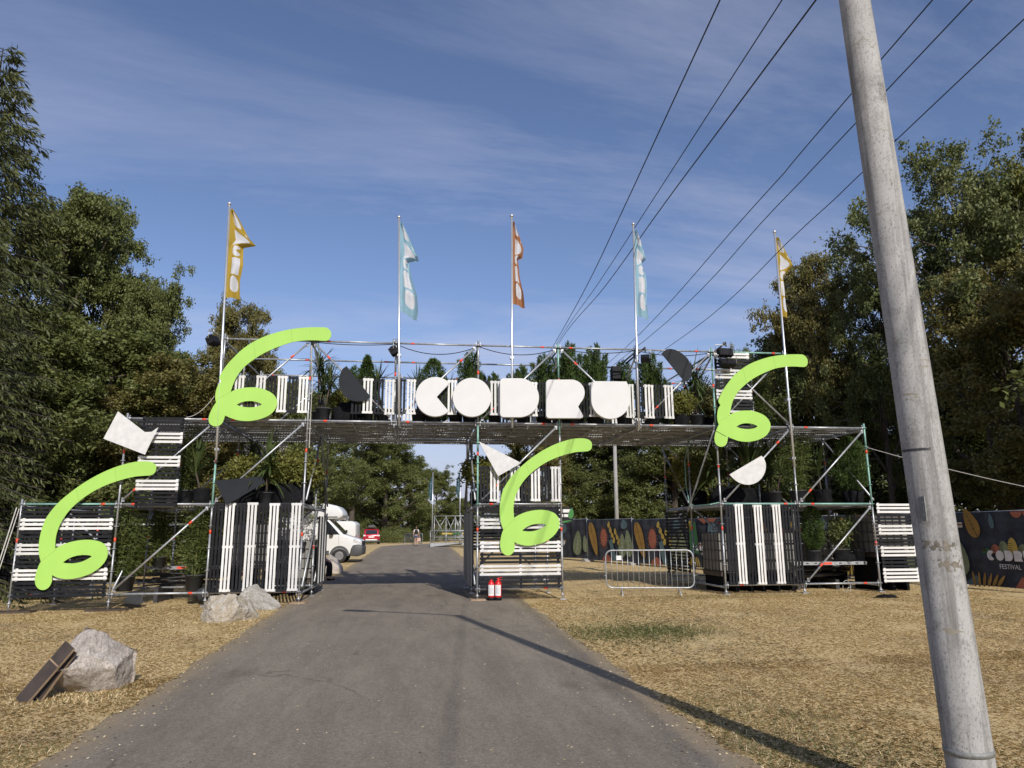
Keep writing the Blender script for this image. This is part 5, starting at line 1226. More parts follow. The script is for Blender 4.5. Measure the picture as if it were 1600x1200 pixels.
    if variant == 0:
        P(bleaf(L_*.06, h*.86, .22, .13, 80), 'yellow'); P(bleaf(L_*.42, h*.80, .3, .2, 110), 'teal'); P([(L_*.2,h),(L_*.3,h-.22),(L_*.38,h)], 'rust'); P([(L_*.3,h),(L_*.42,h-.26),(L_*.5,h)], 'rust')
        P([(L_*.02,h*.9),(L_*.16,h*.95),(L_*.2,h*.3),(L_*.02,h*.35)], 'green'); logo(L_*.30, h*.42, .22)
        for k in range(6): P(bleaf(L_*(.03+.03*k), z0+.22, .2, .025, 65+8*k), 'yellow', 1)
        veined(L_*.78, h*.42, .62, .27, 80, 'sage', 'cream'); veined(L_*.97, h*.40, .42, .15, 95, 'sage', 'cream')
    elif variant == 1:
        veined(L_*.16, h*.55, .85, .20, -72, 'ochre'); star(L_*.40, h*.58, .42, 'rust')
        for k in range(7): P(bleaf(L_*(.52+.035*k), h*(.88-.08*(k % 4)-.04*k), .15, .07, 75+20*(k % 3)), 'yellow')
        P([(L_*.52,h*.5),(L_*.58,h*.55),(L_*.68,z0),(L_*.58,z0)], 'teal'); veined(L_*.80, h*.40, .55, .20, 88, 'sage', 'cream'); veined(L_*.93, h*.45, .62, .2, 95, 'sage', 'cream'); P(bleaf(L_*.85, h*.88, .22, .18, 100), 'teal')
        for k in range(5): P(bleaf(L_*(.40+.03*k), z0+.12, .2, .05, 50+20*k), 'rust', 1)
    elif variant == 2:
        veined(.15, h*.40, .52, .36, 80, 'sage', 'cream'); veined(L_*.26, h*.86, .42, .16, 115, 'ochre'); P([(.33,h*.80),(.55,h*.80),(.55,h*.87),(.33,h*.87)], 'cream', 1); P([(.34,h*.83),(.54,h*.83),(.54,h*.85),(.34,h*.85)], 'rust', 2)
        logo(L_*.60, h*.44, .27); P([(L_*.72+.18*math.cos(R_(a_)), h+.16*math.sin(R_(a_))-.02) for a_ in range(180, 361, 15)], 'rust'); P([(L_*.85+.24*math.cos(R_(a_)), h+.22*math.sin(R_(a_))-.02) for a_ in range(180, 361, 15)], 'rust')
        for k in range(6): P(bleaf(L_*(.22+.055*k), z0+.15, .2, .035, 95-10*k), 'ochre', 1)
        P(bleaf(L_*.47, h*.88, .2, .06, 95), 'teal'); P([(L_*.1,z0),(L_*.25,z0+.25),(L_*.3,z0)], 'teal'); P([(L_*.62,z0),(L_*.7,z0+.3),(L_*.75,z0)], 'rust')
    part('print', pr, [PC[k] for k in PCN], o)
    return o
P0, P1 = Vector((7.1, 40, 0)), Vector((15.3, 19.9, 0)); n_ = 6
for k in range(n_):
    a = P0.lerp(P1, k/n_); b = P0.lerp(P1, (k+.985)/n_)
    a.z = g(a.x, a.y); b.z = a.z
    fence_panel(a, b, 2.05, ['dark leaf-printed banner panel farthest from the camera, right beside the narrow tower', 'leaf-printed banner panel with ochre leaf and rust star behind the crowd barrier', 'leaf-printed banner panel whose left edge shows behind the crowd barrier end',
       'leaf-printed banner panel behind the right tower water tanks', 'leaf-printed banner panel behind the plants of the right tower', 'leaf-printed banner panel behind the far right slats'][k], [0,1,1,0,1,0][k])
a = Vector((15.25, 19.5, g(15.3, 19.5))); b = Vector((14.9, 15.9, 0)); b.z = a.z-.02
a = at(1493, 905, Y=19.3); b = at(1660, 935, Y=16.0); a.z = g(a.x, 19.3); b.z = a.z
fence_panel(a, b, 2.02, 'large dark festival banner panel at the right edge, nearest the camera', 2)
# plain dark mesh fencing left of the gate
for k in range(3):
    a = Vector((-9.2-3.3*k, 21.2+.5*k, 0)); b = a+Vector((-3.2, .4, 0)); a.z = b.z = g(a.x, a.y); o = thing('mesh_fence_panel', ['wire mesh fence panel with dark sheeting just behind the far left scaffold corner', 'wire mesh fence panel at the left picture edge', 'wire mesh fence panel beyond the left picture edge'][k], 'mesh fence', a, math.atan2(b.y-a.y, b.x-a.x), 'wire mesh fence panels at left')
    L_ = (b-a).length; mb = MB()
    for x in (0, L_): mb.tube([(x, 0, 0), (x, 0, 2.05)], .021, 8)
    for z in (.12, 2.0): mb.tube([(0, 0, z), (L_, 0, z)], .016, 6)
    part('frame', mb, M['steel'], o); mb = MB()
    for i in range(1, 26): mb.tube([(L_*i/26, 0, .12), (L_*i/26, 0, 2.0)], .003, 4)
    for i in range(1, 9): mb.tube([(0, 0, .12+1.88*i/9), (L_, 0, .12+1.88*i/9)], .003, 4)
    part('mesh_grid', mb, M['steel'], o); mb = MB(); mb.b2((.03, .03, .15), (L_-.03, .034, 1.95)); part('sheeting', mb, M['cloth'], o)
# small green and black festival sign beyond the narrow tower
p = at(878, 804, Y=36); o = thing('direction_sign', 'dark sign with white lines and a green leaf shape above the banner fence', 'sign', (p.x, 36, g(p.x, 36)))
zz = p.z-g(p.x, 36); mb = MB(); mb.tube([(0,.05,0), (0,.05,zz+.4)], .03, 8); part('post', mb, M['steel'], o)
mb = MB(); mb.b2((-.75,-.02,zz-.42), (.55,.02,zz+.36)); part('board', mb, M['charcoal'], o)
mb = MB()
for k, (x0, x1) in enumerate(((-.2,.02),(.06,.42))): mb.b2((x0,-.028,zz+.1), (x1,-.023,zz+.26))
for k, (x0, x1) in enumerate(((-.2,.06),(.1,.34))): mb.b2((x0,-.028,zz-.12), (x1,-.023,zz+.02))
part('text_lines', mb, M['white'], o)
GREENP = mat('green_sign_paint', (.03,.17,.03), .6)
mb = MB(); mb.prism(bleaf(.46, zz+.05, .26, .10, 80), 'y', -.03, .01); mb.prism(bleaf(.2, zz-.34, .3, .03, 10), 'y', -.045, -.021); part('leaf_shape', mb, GREENP, o)
# ------------------------------------------------------------------ vehicles beyond the gate
def bev(o, wd=.05, seg=3):
    b = o.modifiers.new('bevel', 'BEVEL'); b.width = wd; b.segments = seg; b.limit_method = 'ANGLE'; b.angle_limit = R_(35); b.harden_normals = False
    for p in o.data.polygons: p.use_smooth = True
    return o
def wheel(o, x, y, r, wd, s):
    mb = MB(); prof = [(r*.62, -wd/2), (r*.93, -wd/2), (r, -wd*.3), (r, wd*.3), (r*.93, wd/2), (r*.62, wd/2)]
    mb.lathe(prof, (0,0,0), 24); mb.v = [(x+a, y+c, r+b) for a, b, c in mb.v]; t = part('wheel', mb, M['tyre'], o)
    mb = MB(); mb.lathe([(r*.63, -wd*.3), (r*.63, wd*.38), (r*.5, wd*.40), (r*.18, wd*.30), (0, wd*.33)], (0,0,0), 24)
    for k in range(5):
        q = k*2*math.pi/5; mb.box((r*.4*math.cos(q), r*.4*math.sin(q), wd*.36), (r*.5, r*.12, .03), Matrix.Rotation(q, 3, 'Z'))
    mb.v = [(x+a, y+c*s, r+b) for a, b, c in mb.v]; part('rim', mb, M['silver'], t)
def camper():
    p = ground_at(536, 880); o = thing('camper_van', 'white camper van with a bulging overcab, parked nose to the road at left', 'camper van', (p.x+.9, p.y+1.1, g(p.x, p.y)), R_(-1))
    hw = .98
    mb = MB(); mb.prism([(-3.2,.42),(-.30,.42),(-.02,.62),(.0,1.0),(-.14,1.18),(-.95,1.44),(-1.75,2.24),(-3.2,2.32)], 'y', -hw, hw); bev(part('cab', mb, M['vanwhite'], o), .09, 4)
    mb = MB(); mb.prism([(-6.6,.55),(-2.35,.55),(-2.35,2.2),(-1.2,2.2),(-.98,2.32),(-.98,2.55),(-1.25,2.86),(-1.8,2.98),(-6.6,2.98)], 'y', -1.1, 1.1); bev(part('living_box', mb, M['vanwhite'], o), .13, 4)
    mb = MB(); mb.b2((-5.5,-1.108,1.5), (-4.3,-1.10,2.1)); part('window', mb, M['glass'], o)
    mb = MB(); mb.b2((-2.2,-1.108,2.28), (-1.25,-1.099,2.33)); part('overcab_seam', mb, M['greyplastic'], o)
    mb = MB(); mb.prism([(-2.2,1.42),(-1.12,1.42),(-1.72,2.08),(-2.2,2.1)], 'y', -hw-.004, -hw+.01); mb.prism([(-2.2,1.42),(-1.12,1.42),(-1.72,2.08),(-2.2,2.1)], 'y', hw-.01, hw+.004); part('side_window', mb, M['glass'], o)
    mb = MB(); mb.add([(-.93,-.84,1.475),(-.93,.84,1.475),(-1.68,.76,2.215),(-1.68,-.76,2.215)], [(0,1,2,3)]); mb.v = [(x+.02, y, z+.02) for x, y, z in mb.v]; part('windscreen', mb, M['glass'], o)
    mb = MB(); mb.b2((-1.60,-1.28,1.40),(-1.42,-1.02,1.78)); bev(part('mirror', mb, M['blackplastic'], o), .03, 2)
    mb = MB(); mb.prism([(-.62,.36),(-.22,.32),(.05,.42),(.06,.82),(-.10,.95),(-.45,.90),(-.55,.70)], 'y', -hw-.015, hw+.015); bev(part('bumper', mb, M['greyplastic'], o), .05, 2)
    mb = MB(); mb.b2((-.02,-.6,.82),(.035,.6,1.1)); part('grille', mb, M['blackplastic'], o)
    for k in range(3): pass
    for s in (-1, 1):
        mb = MB(); mb.prism([(-.42,1.02),(.0,.93),(.0,1.10),(-.20,1.20),(-.45,1.22)], 'y', s*(hw-.30), s*(hw+.008)); bev(part('headlight', mb, M['lamp'], o), .02, 2)
    mb = MB(); mb.b2((-3.1,-hw-.012,.40),(-1.62,-hw+.01,.62)); mb.b2((-6.4,-1.112,.50),(-3.2,-1.09,.72)); part('side_sill', mb, M['greyplastic'], o)
    mb = MB(); n = 16; vs = []
    for i in range(n+1):
        q = math.pi*i/n
        for r in (.38, .50): vs.append((-1.1+r*math.cos(q), -hw-.014, .36+r*math.sin(q)))
    mb.add(vs, [(2*i, 2*i+1, 2*i+3, 2*i+2) for i in range(n)]); mb.lathe([(.0,0),(.40,0)], (0,0,0), 20) if False else None
    part('wheel_arch', mb, M['greyplastic'], o)
    mb = MB(); mb.prism([(-1.1+.40*math.cos(math.pi*i/n), .30+.42*math.sin(math.pi*i/n)) for i in range(n+1)], 'y', -hw-.006, -hw+.02); part('wheel_well', mb, M['blackplastic'], o)
    for x in (-1.1, -5.0):
        for s in (-1, 1): wheel(o, x, s*(hw-.06), .36, .25, s)
    mb = MB(); mb.b2((-2.2,-hw-.006,.66),(-2.19,-hw,1.42)); mb.b2((-1.17,-hw-.006,.9),(-1.16,-hw,1.42)); mb.b2((-2.1,-hw-.02,1.22),(-1.92,-hw-.004,1.26)); part('door_seam', mb, M['greyplastic'], o)
camper()
def whitevan():
    p = at(559, 838, Y=52); o = thing('delivery_van', 'white panel van with dark and orange lettering parked behind the camper nose', 'van', (p.x, 52, g(p.x, 52)), R_(176)); o.scale = (1, 1, .82)
    mb = MB(); mb.prism([(-.02,.45),(4.0,.45),(5.4,.5),(5.5,1.1),(4.6,1.35),(3.9,2.3),(3.4,2.5),(.25,2.52),(.0,2.3)], 'y', -.98, .98); bev(part('body', mb, M['vanwhite'], o), .12, 4)
    mb = MB()
    for z, x0, x1 in ((1.62,.55,2.3),(1.32,.55,1.6),(1.04,.55,1.9)):
        x = x0
        while x < x1: mb.b2((x,.986,z),(x+.12,.992,z+.17), 0 if z > 1.2 else 1); x += .19
    mb.b2((.5,.985,.90),(2.4,.990,1.0), 1); part('lettering', mb, [M['blackplastic'], mat('orange_print', (.55,.25,.06), .6)], o)
    for s in (-1, 1):
        mb = MB(); mb.b2((-.035,s*.86,.8),(.02,s*.96,1.35)); part('tail_light', mb, M['carred'], o)
    mb = MB(); mb.b2((-.08,-.95,.38),(.1,.95,.62)); part('bumper', mb, M['greyplastic'], o)
    for x in (.95, 4.6):
        for s in (-1, 1): wheel(o, x, s*.9, .34, .22, s)
whitevan()
def redcar():
    p = at(580, 850, Y=80); o = thing('parked_car', 'dark red car with a roof box seen from behind at the road bend', 'car', (p.x, 80, g(p.x, 80)), R_(90+4))
    mb = MB(); mb.prism([(.0,.42),(4.1,.42),(4.2,.8),(3.9,.98),(2.9,1.05),(.0,1.06),(-.05,.8)], 'y', -.88, .88); bev(part('body', mb, M['carred'], o), .10, 4)
    mb = MB(); mb.prism([(.05,1.04),(3.0,1.04),(2.3,1.56),(1.9,1.62),(.6,1.62),(.28,1.5)], 'y', -.78, .78); bev(part('cabin', mb, M['carred'], o), .10, 4)
    mb = MB(); mb.add([(.09,-.62,1.10),(.09,.62,1.10),(.33,.55,1.50),(.33,-.55,1.50)], [(0,1,2,3)]); mb.v = [(x-.05, y, z) for x, y, z in mb.v]; part('rear_window', mb, M['glass'], o)
    mb = MB(); mb.b2((-.10,-.86,.30),(.1,.86,.46)); part('bumper', mb, M['greyplastic'], o); mb = MB(); mb.b2((-.11,-.6,.44),(.05,.6,.56)); part('skid_plate', mb, M['signedge'], o)
    mb = MB(); mb.b2((-.075,-.3,.72),(-.04,.3,.84)); part('number_plate', mb, M['paper'], o)
    for s in (-1, 1):
        mb = MB(); mb.b2((-.075,s*.62,.86),(.1,s*.86,1.02)); part('tail_light', mb, M['lamp'], o)
    mb = MB(); mb.b2((.5,-.4,1.72),(2.4,.4,2.02)); bev(part('roof_box', mb, M['greyplastic'], o), .1, 3)
    mb = MB()
    for x in (.8, 2.0): mb.b2((x,-.7,1.64),(x+.06,.7,1.70))
    part('roof_bars', mb, M['blackplastic'], o)
    for x in (.8, 3.4):
        for s in (-1, 1): wheel(o, x, s*.8, .33, .22, s)
redcar()

# ------------------------------------------------------------------ people
def skin(name, joints, edges, mt, parent, lv=2):
    ks = list(joints); me = bpy.data.meshes.new(name); me.from_pydata([joints[k][:3] for k in ks], [(ks.index(a), ks.index(b)) for a, b in edges], []); me.materials.append(mt)
    o = link(name, me, parent); bm = bmesh.new(); bm.from_mesh(me); ly = bm.verts.layers.skin.verify(); bm.verts.ensure_lookup_table()
    for i, k in enumerate(ks):
        r = joints[k][3]; r = r if isinstance(r, tuple) else (r, r); bm.verts[i][ly].radius = r; bm.verts[i][ly].use_root = (i == 0)
    bm.to_mesh(me); bm.free(); s = o.modifiers.new('skin', 'SKIN'); s.use_smooth_shade = True; b = o.modifiers.new('sub', 'SUBSURF'); b.levels = b.render_levels = lv; return o
def figure(parent, J, skinmat, fingers=True):
    E = [('pelvis','spine'),('spine','chest'),('chest','neck'),('neck','head'),('head','crown')]
    for s in 'lr': E += [('chest','sh'+s),('sh'+s,'el'+s),('el'+s,'wr'+s),('wr'+s,'palm'+s),('pelvis','hip'+s),('hip'+s,'kn'+s),('kn'+s,'an'+s),('an'+s,'toe'+s)]
    for s in 'lr':
        w_, e_ = Vector(J['wr'+s][:3]), Vector(J['el'+s][:3]); d = (w_-e_).normalized(); J['palm'+s] = (*(w_+d*.075), (.034,.018))
        f = Vector((0,1,0)) if abs(d.y) < .8 else Vector((0,0,1)); f = (f-d*f.dot(d)).normalized()
        for i, (t, l) in enumerate(((-.03,.07),(-.01,.085),(.012,.08),(.03,.06))):
            k = f'f{s}{i}'; J[k] = (*(w_+d*(.075+l)+f*t*1.2), .0085); E.append(('palm'+s, k))
        J['th'+s] = (*(w_+d*.07+f*.055), .010); E.append(('wr'+s, 'th'+s))
    return skin('body', J, E, skinmat, parent)
def woman():
    p = ground_at(650, 853); Y = 66; p = at(650, 853, Y=Y); zz = g(p.x, Y); h = 1.0
    o = thing('person', 'woman in white shirt and denim shorts walking away on the road', 'person', (p.x, Y, zz), 0)
    J = {'pelvis': (0,0,.93,(.13,.10)), 'spine': (0,.01,1.12,(.115,.085)), 'chest': (0,.02,1.32,(.135,.09)), 'neck': (0,.03,1.46,.048), 'head': (0,.05,1.57,(.078,.09)), 'crown': (0,.05,1.66,(.06,.07)),
      'shl': (-.165,.02,1.37,.05), 'ell': (-.235,-.04,1.10,.038), 'wrl': (-.225,.05,.88,.026), 'shr': (.165,.02,1.37,.05), 'elr': (.235,-.02,1.10,.038), 'wrr': (.25,.05,.87,.026),
      'hipl': (-.09,0,.88,.088), 'knl': (-.09,.10,.49,.055), 'anl': (-.085,.0,.09,.036), 'toel': (-.095,.14,.035,.034), 'hipr': (.09,0,.88,.088), 'knr': (.09,.05,.49,.055), 'anr': (.085,-.12,.12,.036), 'toer': (.10,.0,.04,.034)}
    figure(o, dict(J), M['skin'])
    skin('shirt', {'chest': (0,.02,1.30,(.15,.105)), 'spine': (0,.01,1.10,(.13,.10)), 'hem': (0,0,.98,(.14,.11)), 'up': (0,.025,1.42,(.08,.06)), 'shl': (-.165,.02,1.37,.062), 'al': (-.205,-.01,1.22,.056), 'shr': (.165,.02,1.37,.062), 'ar': (.205,-.005,1.22,.056)},
         [('chest','spine'),('spine','hem'),('chest','up'),('chest','shl'),('shl','al'),('chest','shr'),('shr','ar')], M['shirt'], o)
    skin('shorts', {'p': (0,0,.95,(.145,.115)), 'hl': (-.09,.0,.86,.10), 'tl': (-.092,.05,.68,.085), 'hr': (.09,0,.86,.10), 'tr': (.092,.03,.68,.085)}, [('p','hl'),('hl','tl'),('p','hr'),('hr','tr')], M['denim'], o)
    skin('hair', {'a': (0,.04,1.63,.092), 'b': (0,-.02,1.52,.085), 'c': (0,-.045,1.40,.05)}, [('a','b'),('b','c')], M['hair'], o)
    for s in 'lr':
        t, a = J['toe'+s], J['an'+s]; skin('shoe', {'a': (a[0], a[1]-.03, a[2]-.05, .045), 'b': (t[0], t[1], t[2]+.005, .043)}, [('a','b')], M['darkcloth'], o, 1)
    mb = MB(); mb.box((0,-.155,1.22), (.27,.13,.36)); b = solo('backpack', mb.mesh('backpack', M['darkcloth']), None, 'small black backpack on the back of the walking woman', 'backpack', (p.x, Y, zz)); bev(b, .05, 3)
    mb = MB(); mb.prism([(-.13,0),(.13,0),(.11,.3),(-.11,.3)], 'y', -.05, .05); mb.tube([(-.07,0,.3),(-.03,0,.44),(.03,0,.44),(.07,0,.3)], .008, 6); b = solo('shoulder_bag', mb.mesh('shoulder_bag', M['bagpink']), None, 'pale pink bag hanging from the right hand of the walking woman', 'bag', (p.x+.27, Y+.06, zz+.40))
woman()
def seated():
    p = ground_at(519, 907); x0, y0 = p.x-.18, p.y; z0 = g(x0, y0)
    o = thing('person', 'person in dark clothes sitting behind the left tower, legs showing beside the road', 'person', (x0, y0, z0), 0)
    J = {'pelvis': (-.42,0,.58,(.14,.13)), 'spine': (-.42,0,.78,(.13,.11)), 'chest': (-.36,0,1.0,(.15,.11)), 'neck': (-.31,0,1.16,.055), 'head': (-.28,0,1.28,(.085,.095)), 'crown': (-.28,0,1.38,(.065,.075)),
      'shl': (-.36,.19,1.05,.058), 'ell': (-.25,.24,.80,.044), 'wrl': (-.02,.16,.68,.031), 'shr': (-.36,-.19,1.05,.058), 'elr': (-.25,-.24,.80,.044), 'wrr': (-.02,-.16,.68,.031),
      'hipl': (-.38,.10,.56,.095), 'knl': (.08,.13,.58,.066), 'anl': (.10,.13,.10,.042), 'toel': (.28,.14,.04,.04), 'hipr': (-.38,-.10,.56,.095), 'knr': (.06,-.13,.58,.066), 'anr': (.02,-.13,.10,.042), 'toer': (.20,-.14,.04,.04)}
    figure(o, dict(J), M['skin'])
    skin('trousers', {'p': (-.42,0,.58,(.155,.145)), 'hl': (-.36,.10,.565,.11), 'kl': (.08,.13,.58,.085), 'al': (.10,.13,.13,.065), 'hr': (-.36,-.10,.565,.11), 'kr': (.06,-.13,.58,.085), 'ar': (.03,-.13,.13,.065)}, [('p','hl'),('hl','kl'),('kl','al'),('p','hr'),('hr','kr'),('kr','ar')], M['darkcloth'], o)
    skin('jacket', {'c': (-.36,0,1.0,(.175,.135)), 's': (-.42,0,.78,(.155,.135)), 'h': (-.43,0,.62,(.165,.15)), 'u': (-.32,0,1.12,.075), 'sl': (-.36,.19,1.05,.075), 'el': (-.25,.245,.80,.06), 'wl': (-.07,.175,.70,.045), 'sr': (-.36,-.19,1.05,.075), 'er': (-.25,-.245,.80,.06), 'wr': (-.07,-.175,.70,.045)},
         [('c','s'),('s','h'),('c','u'),('c','sl'),('sl','el'),('el','wl'),('c','sr'),('sr','er'),('er','wr')], M['darkcloth'], o)
    skin('hair', {'a': (-.30,0,1.35,.095), 'b': (-.35,0,1.27,.07)}, [('a','b')], M['hair'], o)
    for s in 'lr':
        t, a = J['toe'+s], J['an'+s]; skin('shoe', {'a': (a[0]-.02, a[1], .06, .052), 'b': (t[0], t[1], .045, .046)}, [('a','b')], M['blackplastic'], o, 1)
    mb = MB(); mb.b2((-.62,-.28,0),(-.15,.28,.44)); mb.b2((-.64,-.30,.44),(-.13,.30,.465)); bs = solo('seat_crate', mb.mesh('seat_crate', M['darkwood']), None, 'dark wooden crate the person in dark clothes sits on', 'crate', (x0, y0, z0))
seated()

# ------------------------------------------------------------------ small scaffold ramp, flags and barriers far down the road
def ramp():
    a = at(672, 852, Y=62); z0 = g(a.x, 62); o = thing('scaffold_ramp', 'low scaffold ramp with handrails and cross braces beyond the gate', 'scaffold ramp', (a.x, 62, z0))
    Wd = 5.2; H = 2.55
    mb = MB(); mb.b2((.0,-.6,.12),(Wd,1.6,.30)); mb.prism([(-.0,.0),(.0,.3),(Wd*.5,.3)], 'y', -.9, -.62); part('deck', mb, M['steel'], o)
    xs_ = [0.35, 1.35, 2.15, 2.6, 3.6, 4.6]
    for x in xs_:
        mb = MB(); mb.tube([(x, 1.5, .1), (x, 1.5, H+(.25 if x == 2.6 else 0))], .035, 6); part('standard', mb, M['steel'], o)
    for z in (H, 1.3, .75):
        mb = MB(); mb.tube([(.35, 1.5, z), (4.6, 1.5, z)], .03, 6); part('ledger', mb, M['steel'], o)
    for i in range(5):
        mb = MB(); a_, b_ = (.75 if i % 2 else H-.05), (H-.05 if i % 2 else .75); mb.tube([(xs_[i], 1.46, a_), (xs_[i+1], 1.46, b_)], .026, 6); mb.tube([(xs_[i], 1.54, b_), (xs_[i+1], 1.54, a_)], .022, 6); part('brace', mb, M['steel'], o)
    mb = MB()
    for x in (0, 1.3, 2.6, 3.9, 5.2): mb.tube([(x, -.6, .1), (x, -.6, 1.35)], .028, 6)
    for z in (1.33, .85, .55): mb.tube([(0, -.6, z), (Wd, -.6, z)], .022, 6)
    part('handrail', mb, M['steel'], o)
    mb = MB(); mb.b2((1.0,1.40,1.0),(1.9,1.44,1.13),0); mb.b2((1.9,1.40,1.0),(2.6,1.44,1.13),1); mb.b2((2.7,1.40,1.0),(3.2,1.44,1.13),0); mb.b2((3.2,1.40,1.0),(4.5,1.44,1.13),1)
    part('banner_strip', mb, [PC['yellow'], PC['green']], o)
ramp()
for px, pt, lb in ((675, 738, 'limp dark teal flag on a pole at the left end of scaffold ramp'), (718, 733, 'limp dark teal flag on a pole beside the gate upright, right of scaffold ramp')):
    p = at(px, 845, Y=64.5); t = at(px+1.5, pt, Y=64.5); zb = g(p.x, 64.5); o = thing('flagpole', lb, 'flag', (p.x, 64.5, zb), 0, 'limp teal flags far down the road')
    mb = MB(); mb.tube([(0,0,0),(t.x-p.x,0,t.z-zb)], [.045,.035], 8); part('pole', mb, M['pole'], o)
    if 'fteal' not in M: M['fteal'] = clothmat('teal_flag_cloth', (.03,.09,.13))
    me = flag_mesh('flag', None, [(0,.05,.1,0),(.2,.3,.3,.1),(.5,.32,.1,.1),(.8,.30,.1,0),(1,.16,.1,0)], 2.2, 2.5, [M['fteal'], PC['teal']], 1, du=-1); f = link('flag', me, o); f.location = (t.x-p.x-.03, 0, t.z-zb-.2)
for k, (xa, xb) in enumerate(((632, 646), (647, 660))):
    a = at(xa, 848, Y=72+6*(1-k)); b = at(xb, 848, Y=72-4*k); a.z = g(a.x, a.y); b.z = g(b.x, b.y); barrier(a, b, 1.1, ['crowd barrier far down the road, left of the walking woman', 'crowd barrier far down the road, behind the walking woman'][k], 12)

# ------------------------------------------------------------------ trees
def leaf_cloud(rng, C, sig, n_each, size, flat=.75, asp=.55):
    n = len(C)*n_each; P = np.repeat(C, n_each, 0)+rng.normal(size=(n, 3))*sig*np.array([1, 1, flat])
    D = rdir(rng, n); D[:, 2] = D[:, 2]*.6-.15; D /= np.linalg.norm(D, axis=1)[:, None]
    l = size*rng.uniform(.6, 1.25, n)
    return quads(P, perp(rng, D)*(l*asp*.5)[:, None], D*l[:, None])
def broadleaf(name, seed, H, R, t0, nlimb, n_leaf, size, mt, sig=.45, up=.55, prof=None, bare=.25, nsub=5, ntw=3):
    rng = np.random.default_rng(seed); mb = MB(); C = []
    prof = prof or (lambda t: math.sin(math.pi*min(1, (t*.80+.14)))**.55)
    top = Vector((rng.uniform(-.4,.4), rng.uniform(-.4,.4), H*.82)); tr = [Vector((0,0,-.3)), Vector((0,0,H*.12)), Vector((rng.uniform(-.2,.2), rng.uniform(-.2,.2), H*.45)), top]
    r0 = H*.020
    mb.tube(tr, [r0*1.25, r0, r0*.7, r0*.15], 9)
    def tp(t):
        z = t*H*.82; 
        for i in range(3):
            if tr[i].z <= z <= tr[i+1].z: return tr[i].lerp(tr[i+1], (z-tr[i].z)/(tr[i+1].z-tr[i].z))
        return top
    for i in range(nlimb):
        t = t0+(1-t0)*((i+rng.uniform(.2,.8))/nlimb)**.8; a = i*2.4+rng.uniform(-.4,.4); b = tp(t); k = (t-t0)/(1-t0); ln = R*prof(k)*rng.uniform(.75,1.12); el = up*(.4+1.0*k)+rng.uniform(-.2,.25)
        d = Vector((math.cos(a)*math.cos(el), math.sin(a)*math.cos(el), math.sin(el))); pts = [b]; p = b.copy()
        for s in range(4):
            d = (d+Vector(rng.normal(0,.14,3))+Vector((0,0,.05))).normalized(); p = p+d*ln/4; pts.append(p)
        rl = r0*.5*(1-.6*k); mb.tube(pts, [rl, rl*.75, rl*.5, rl*.35, rl*.12], 6)
        for j in range(nsub):
            f = .28+.72*(j+rng.random()*.6)/nsub; ii = min(3, int(f*4)); q = pts[ii].lerp(pts[ii+1], f*4-ii) if f < 1 else pts[4]
            d2 = (d+Vector(rng.normal(0,.75,3))).normalized(); d2.z = d2.z*.7+.1; l2 = ln*.42*rng.uniform(.6,1.25)*(1.15-.4*f)+.35; e = q+d2*l2; m_ = q.lerp(e,.5)+Vector(rng.normal(0,.06,3)); mb.tube([q, m_, e], [rl*.3, rl*.2, rl*.06], 4, caps=False)
            for _ in range(ntw):
                u = rng.uniform(.35,1.05); c = q+d2*l2*u+Vector(rng.normal(0,.16,3)); 
                for _k in range(4): C.append(tuple(c+Vector(rng.normal(0,1,3)*np.array([.30,.30,.16]))))
                if rng.random() < .35: mb.tube([q+d2*l2*u*.8, c], [rl*.09, rl*.03], 3, caps=False)
    C = np.array(C); w_ = rng.random(len(C)) > .06; C = C[w_]
    V, Fq = leaf_cloud(rng, C, sig*.34, max(3, n_leaf//len(C)), size)
    tm = mb.mesh('trunk', M['bark']); cm = fastmesh('crown', V, Fq, M[mt]); return tm, cm
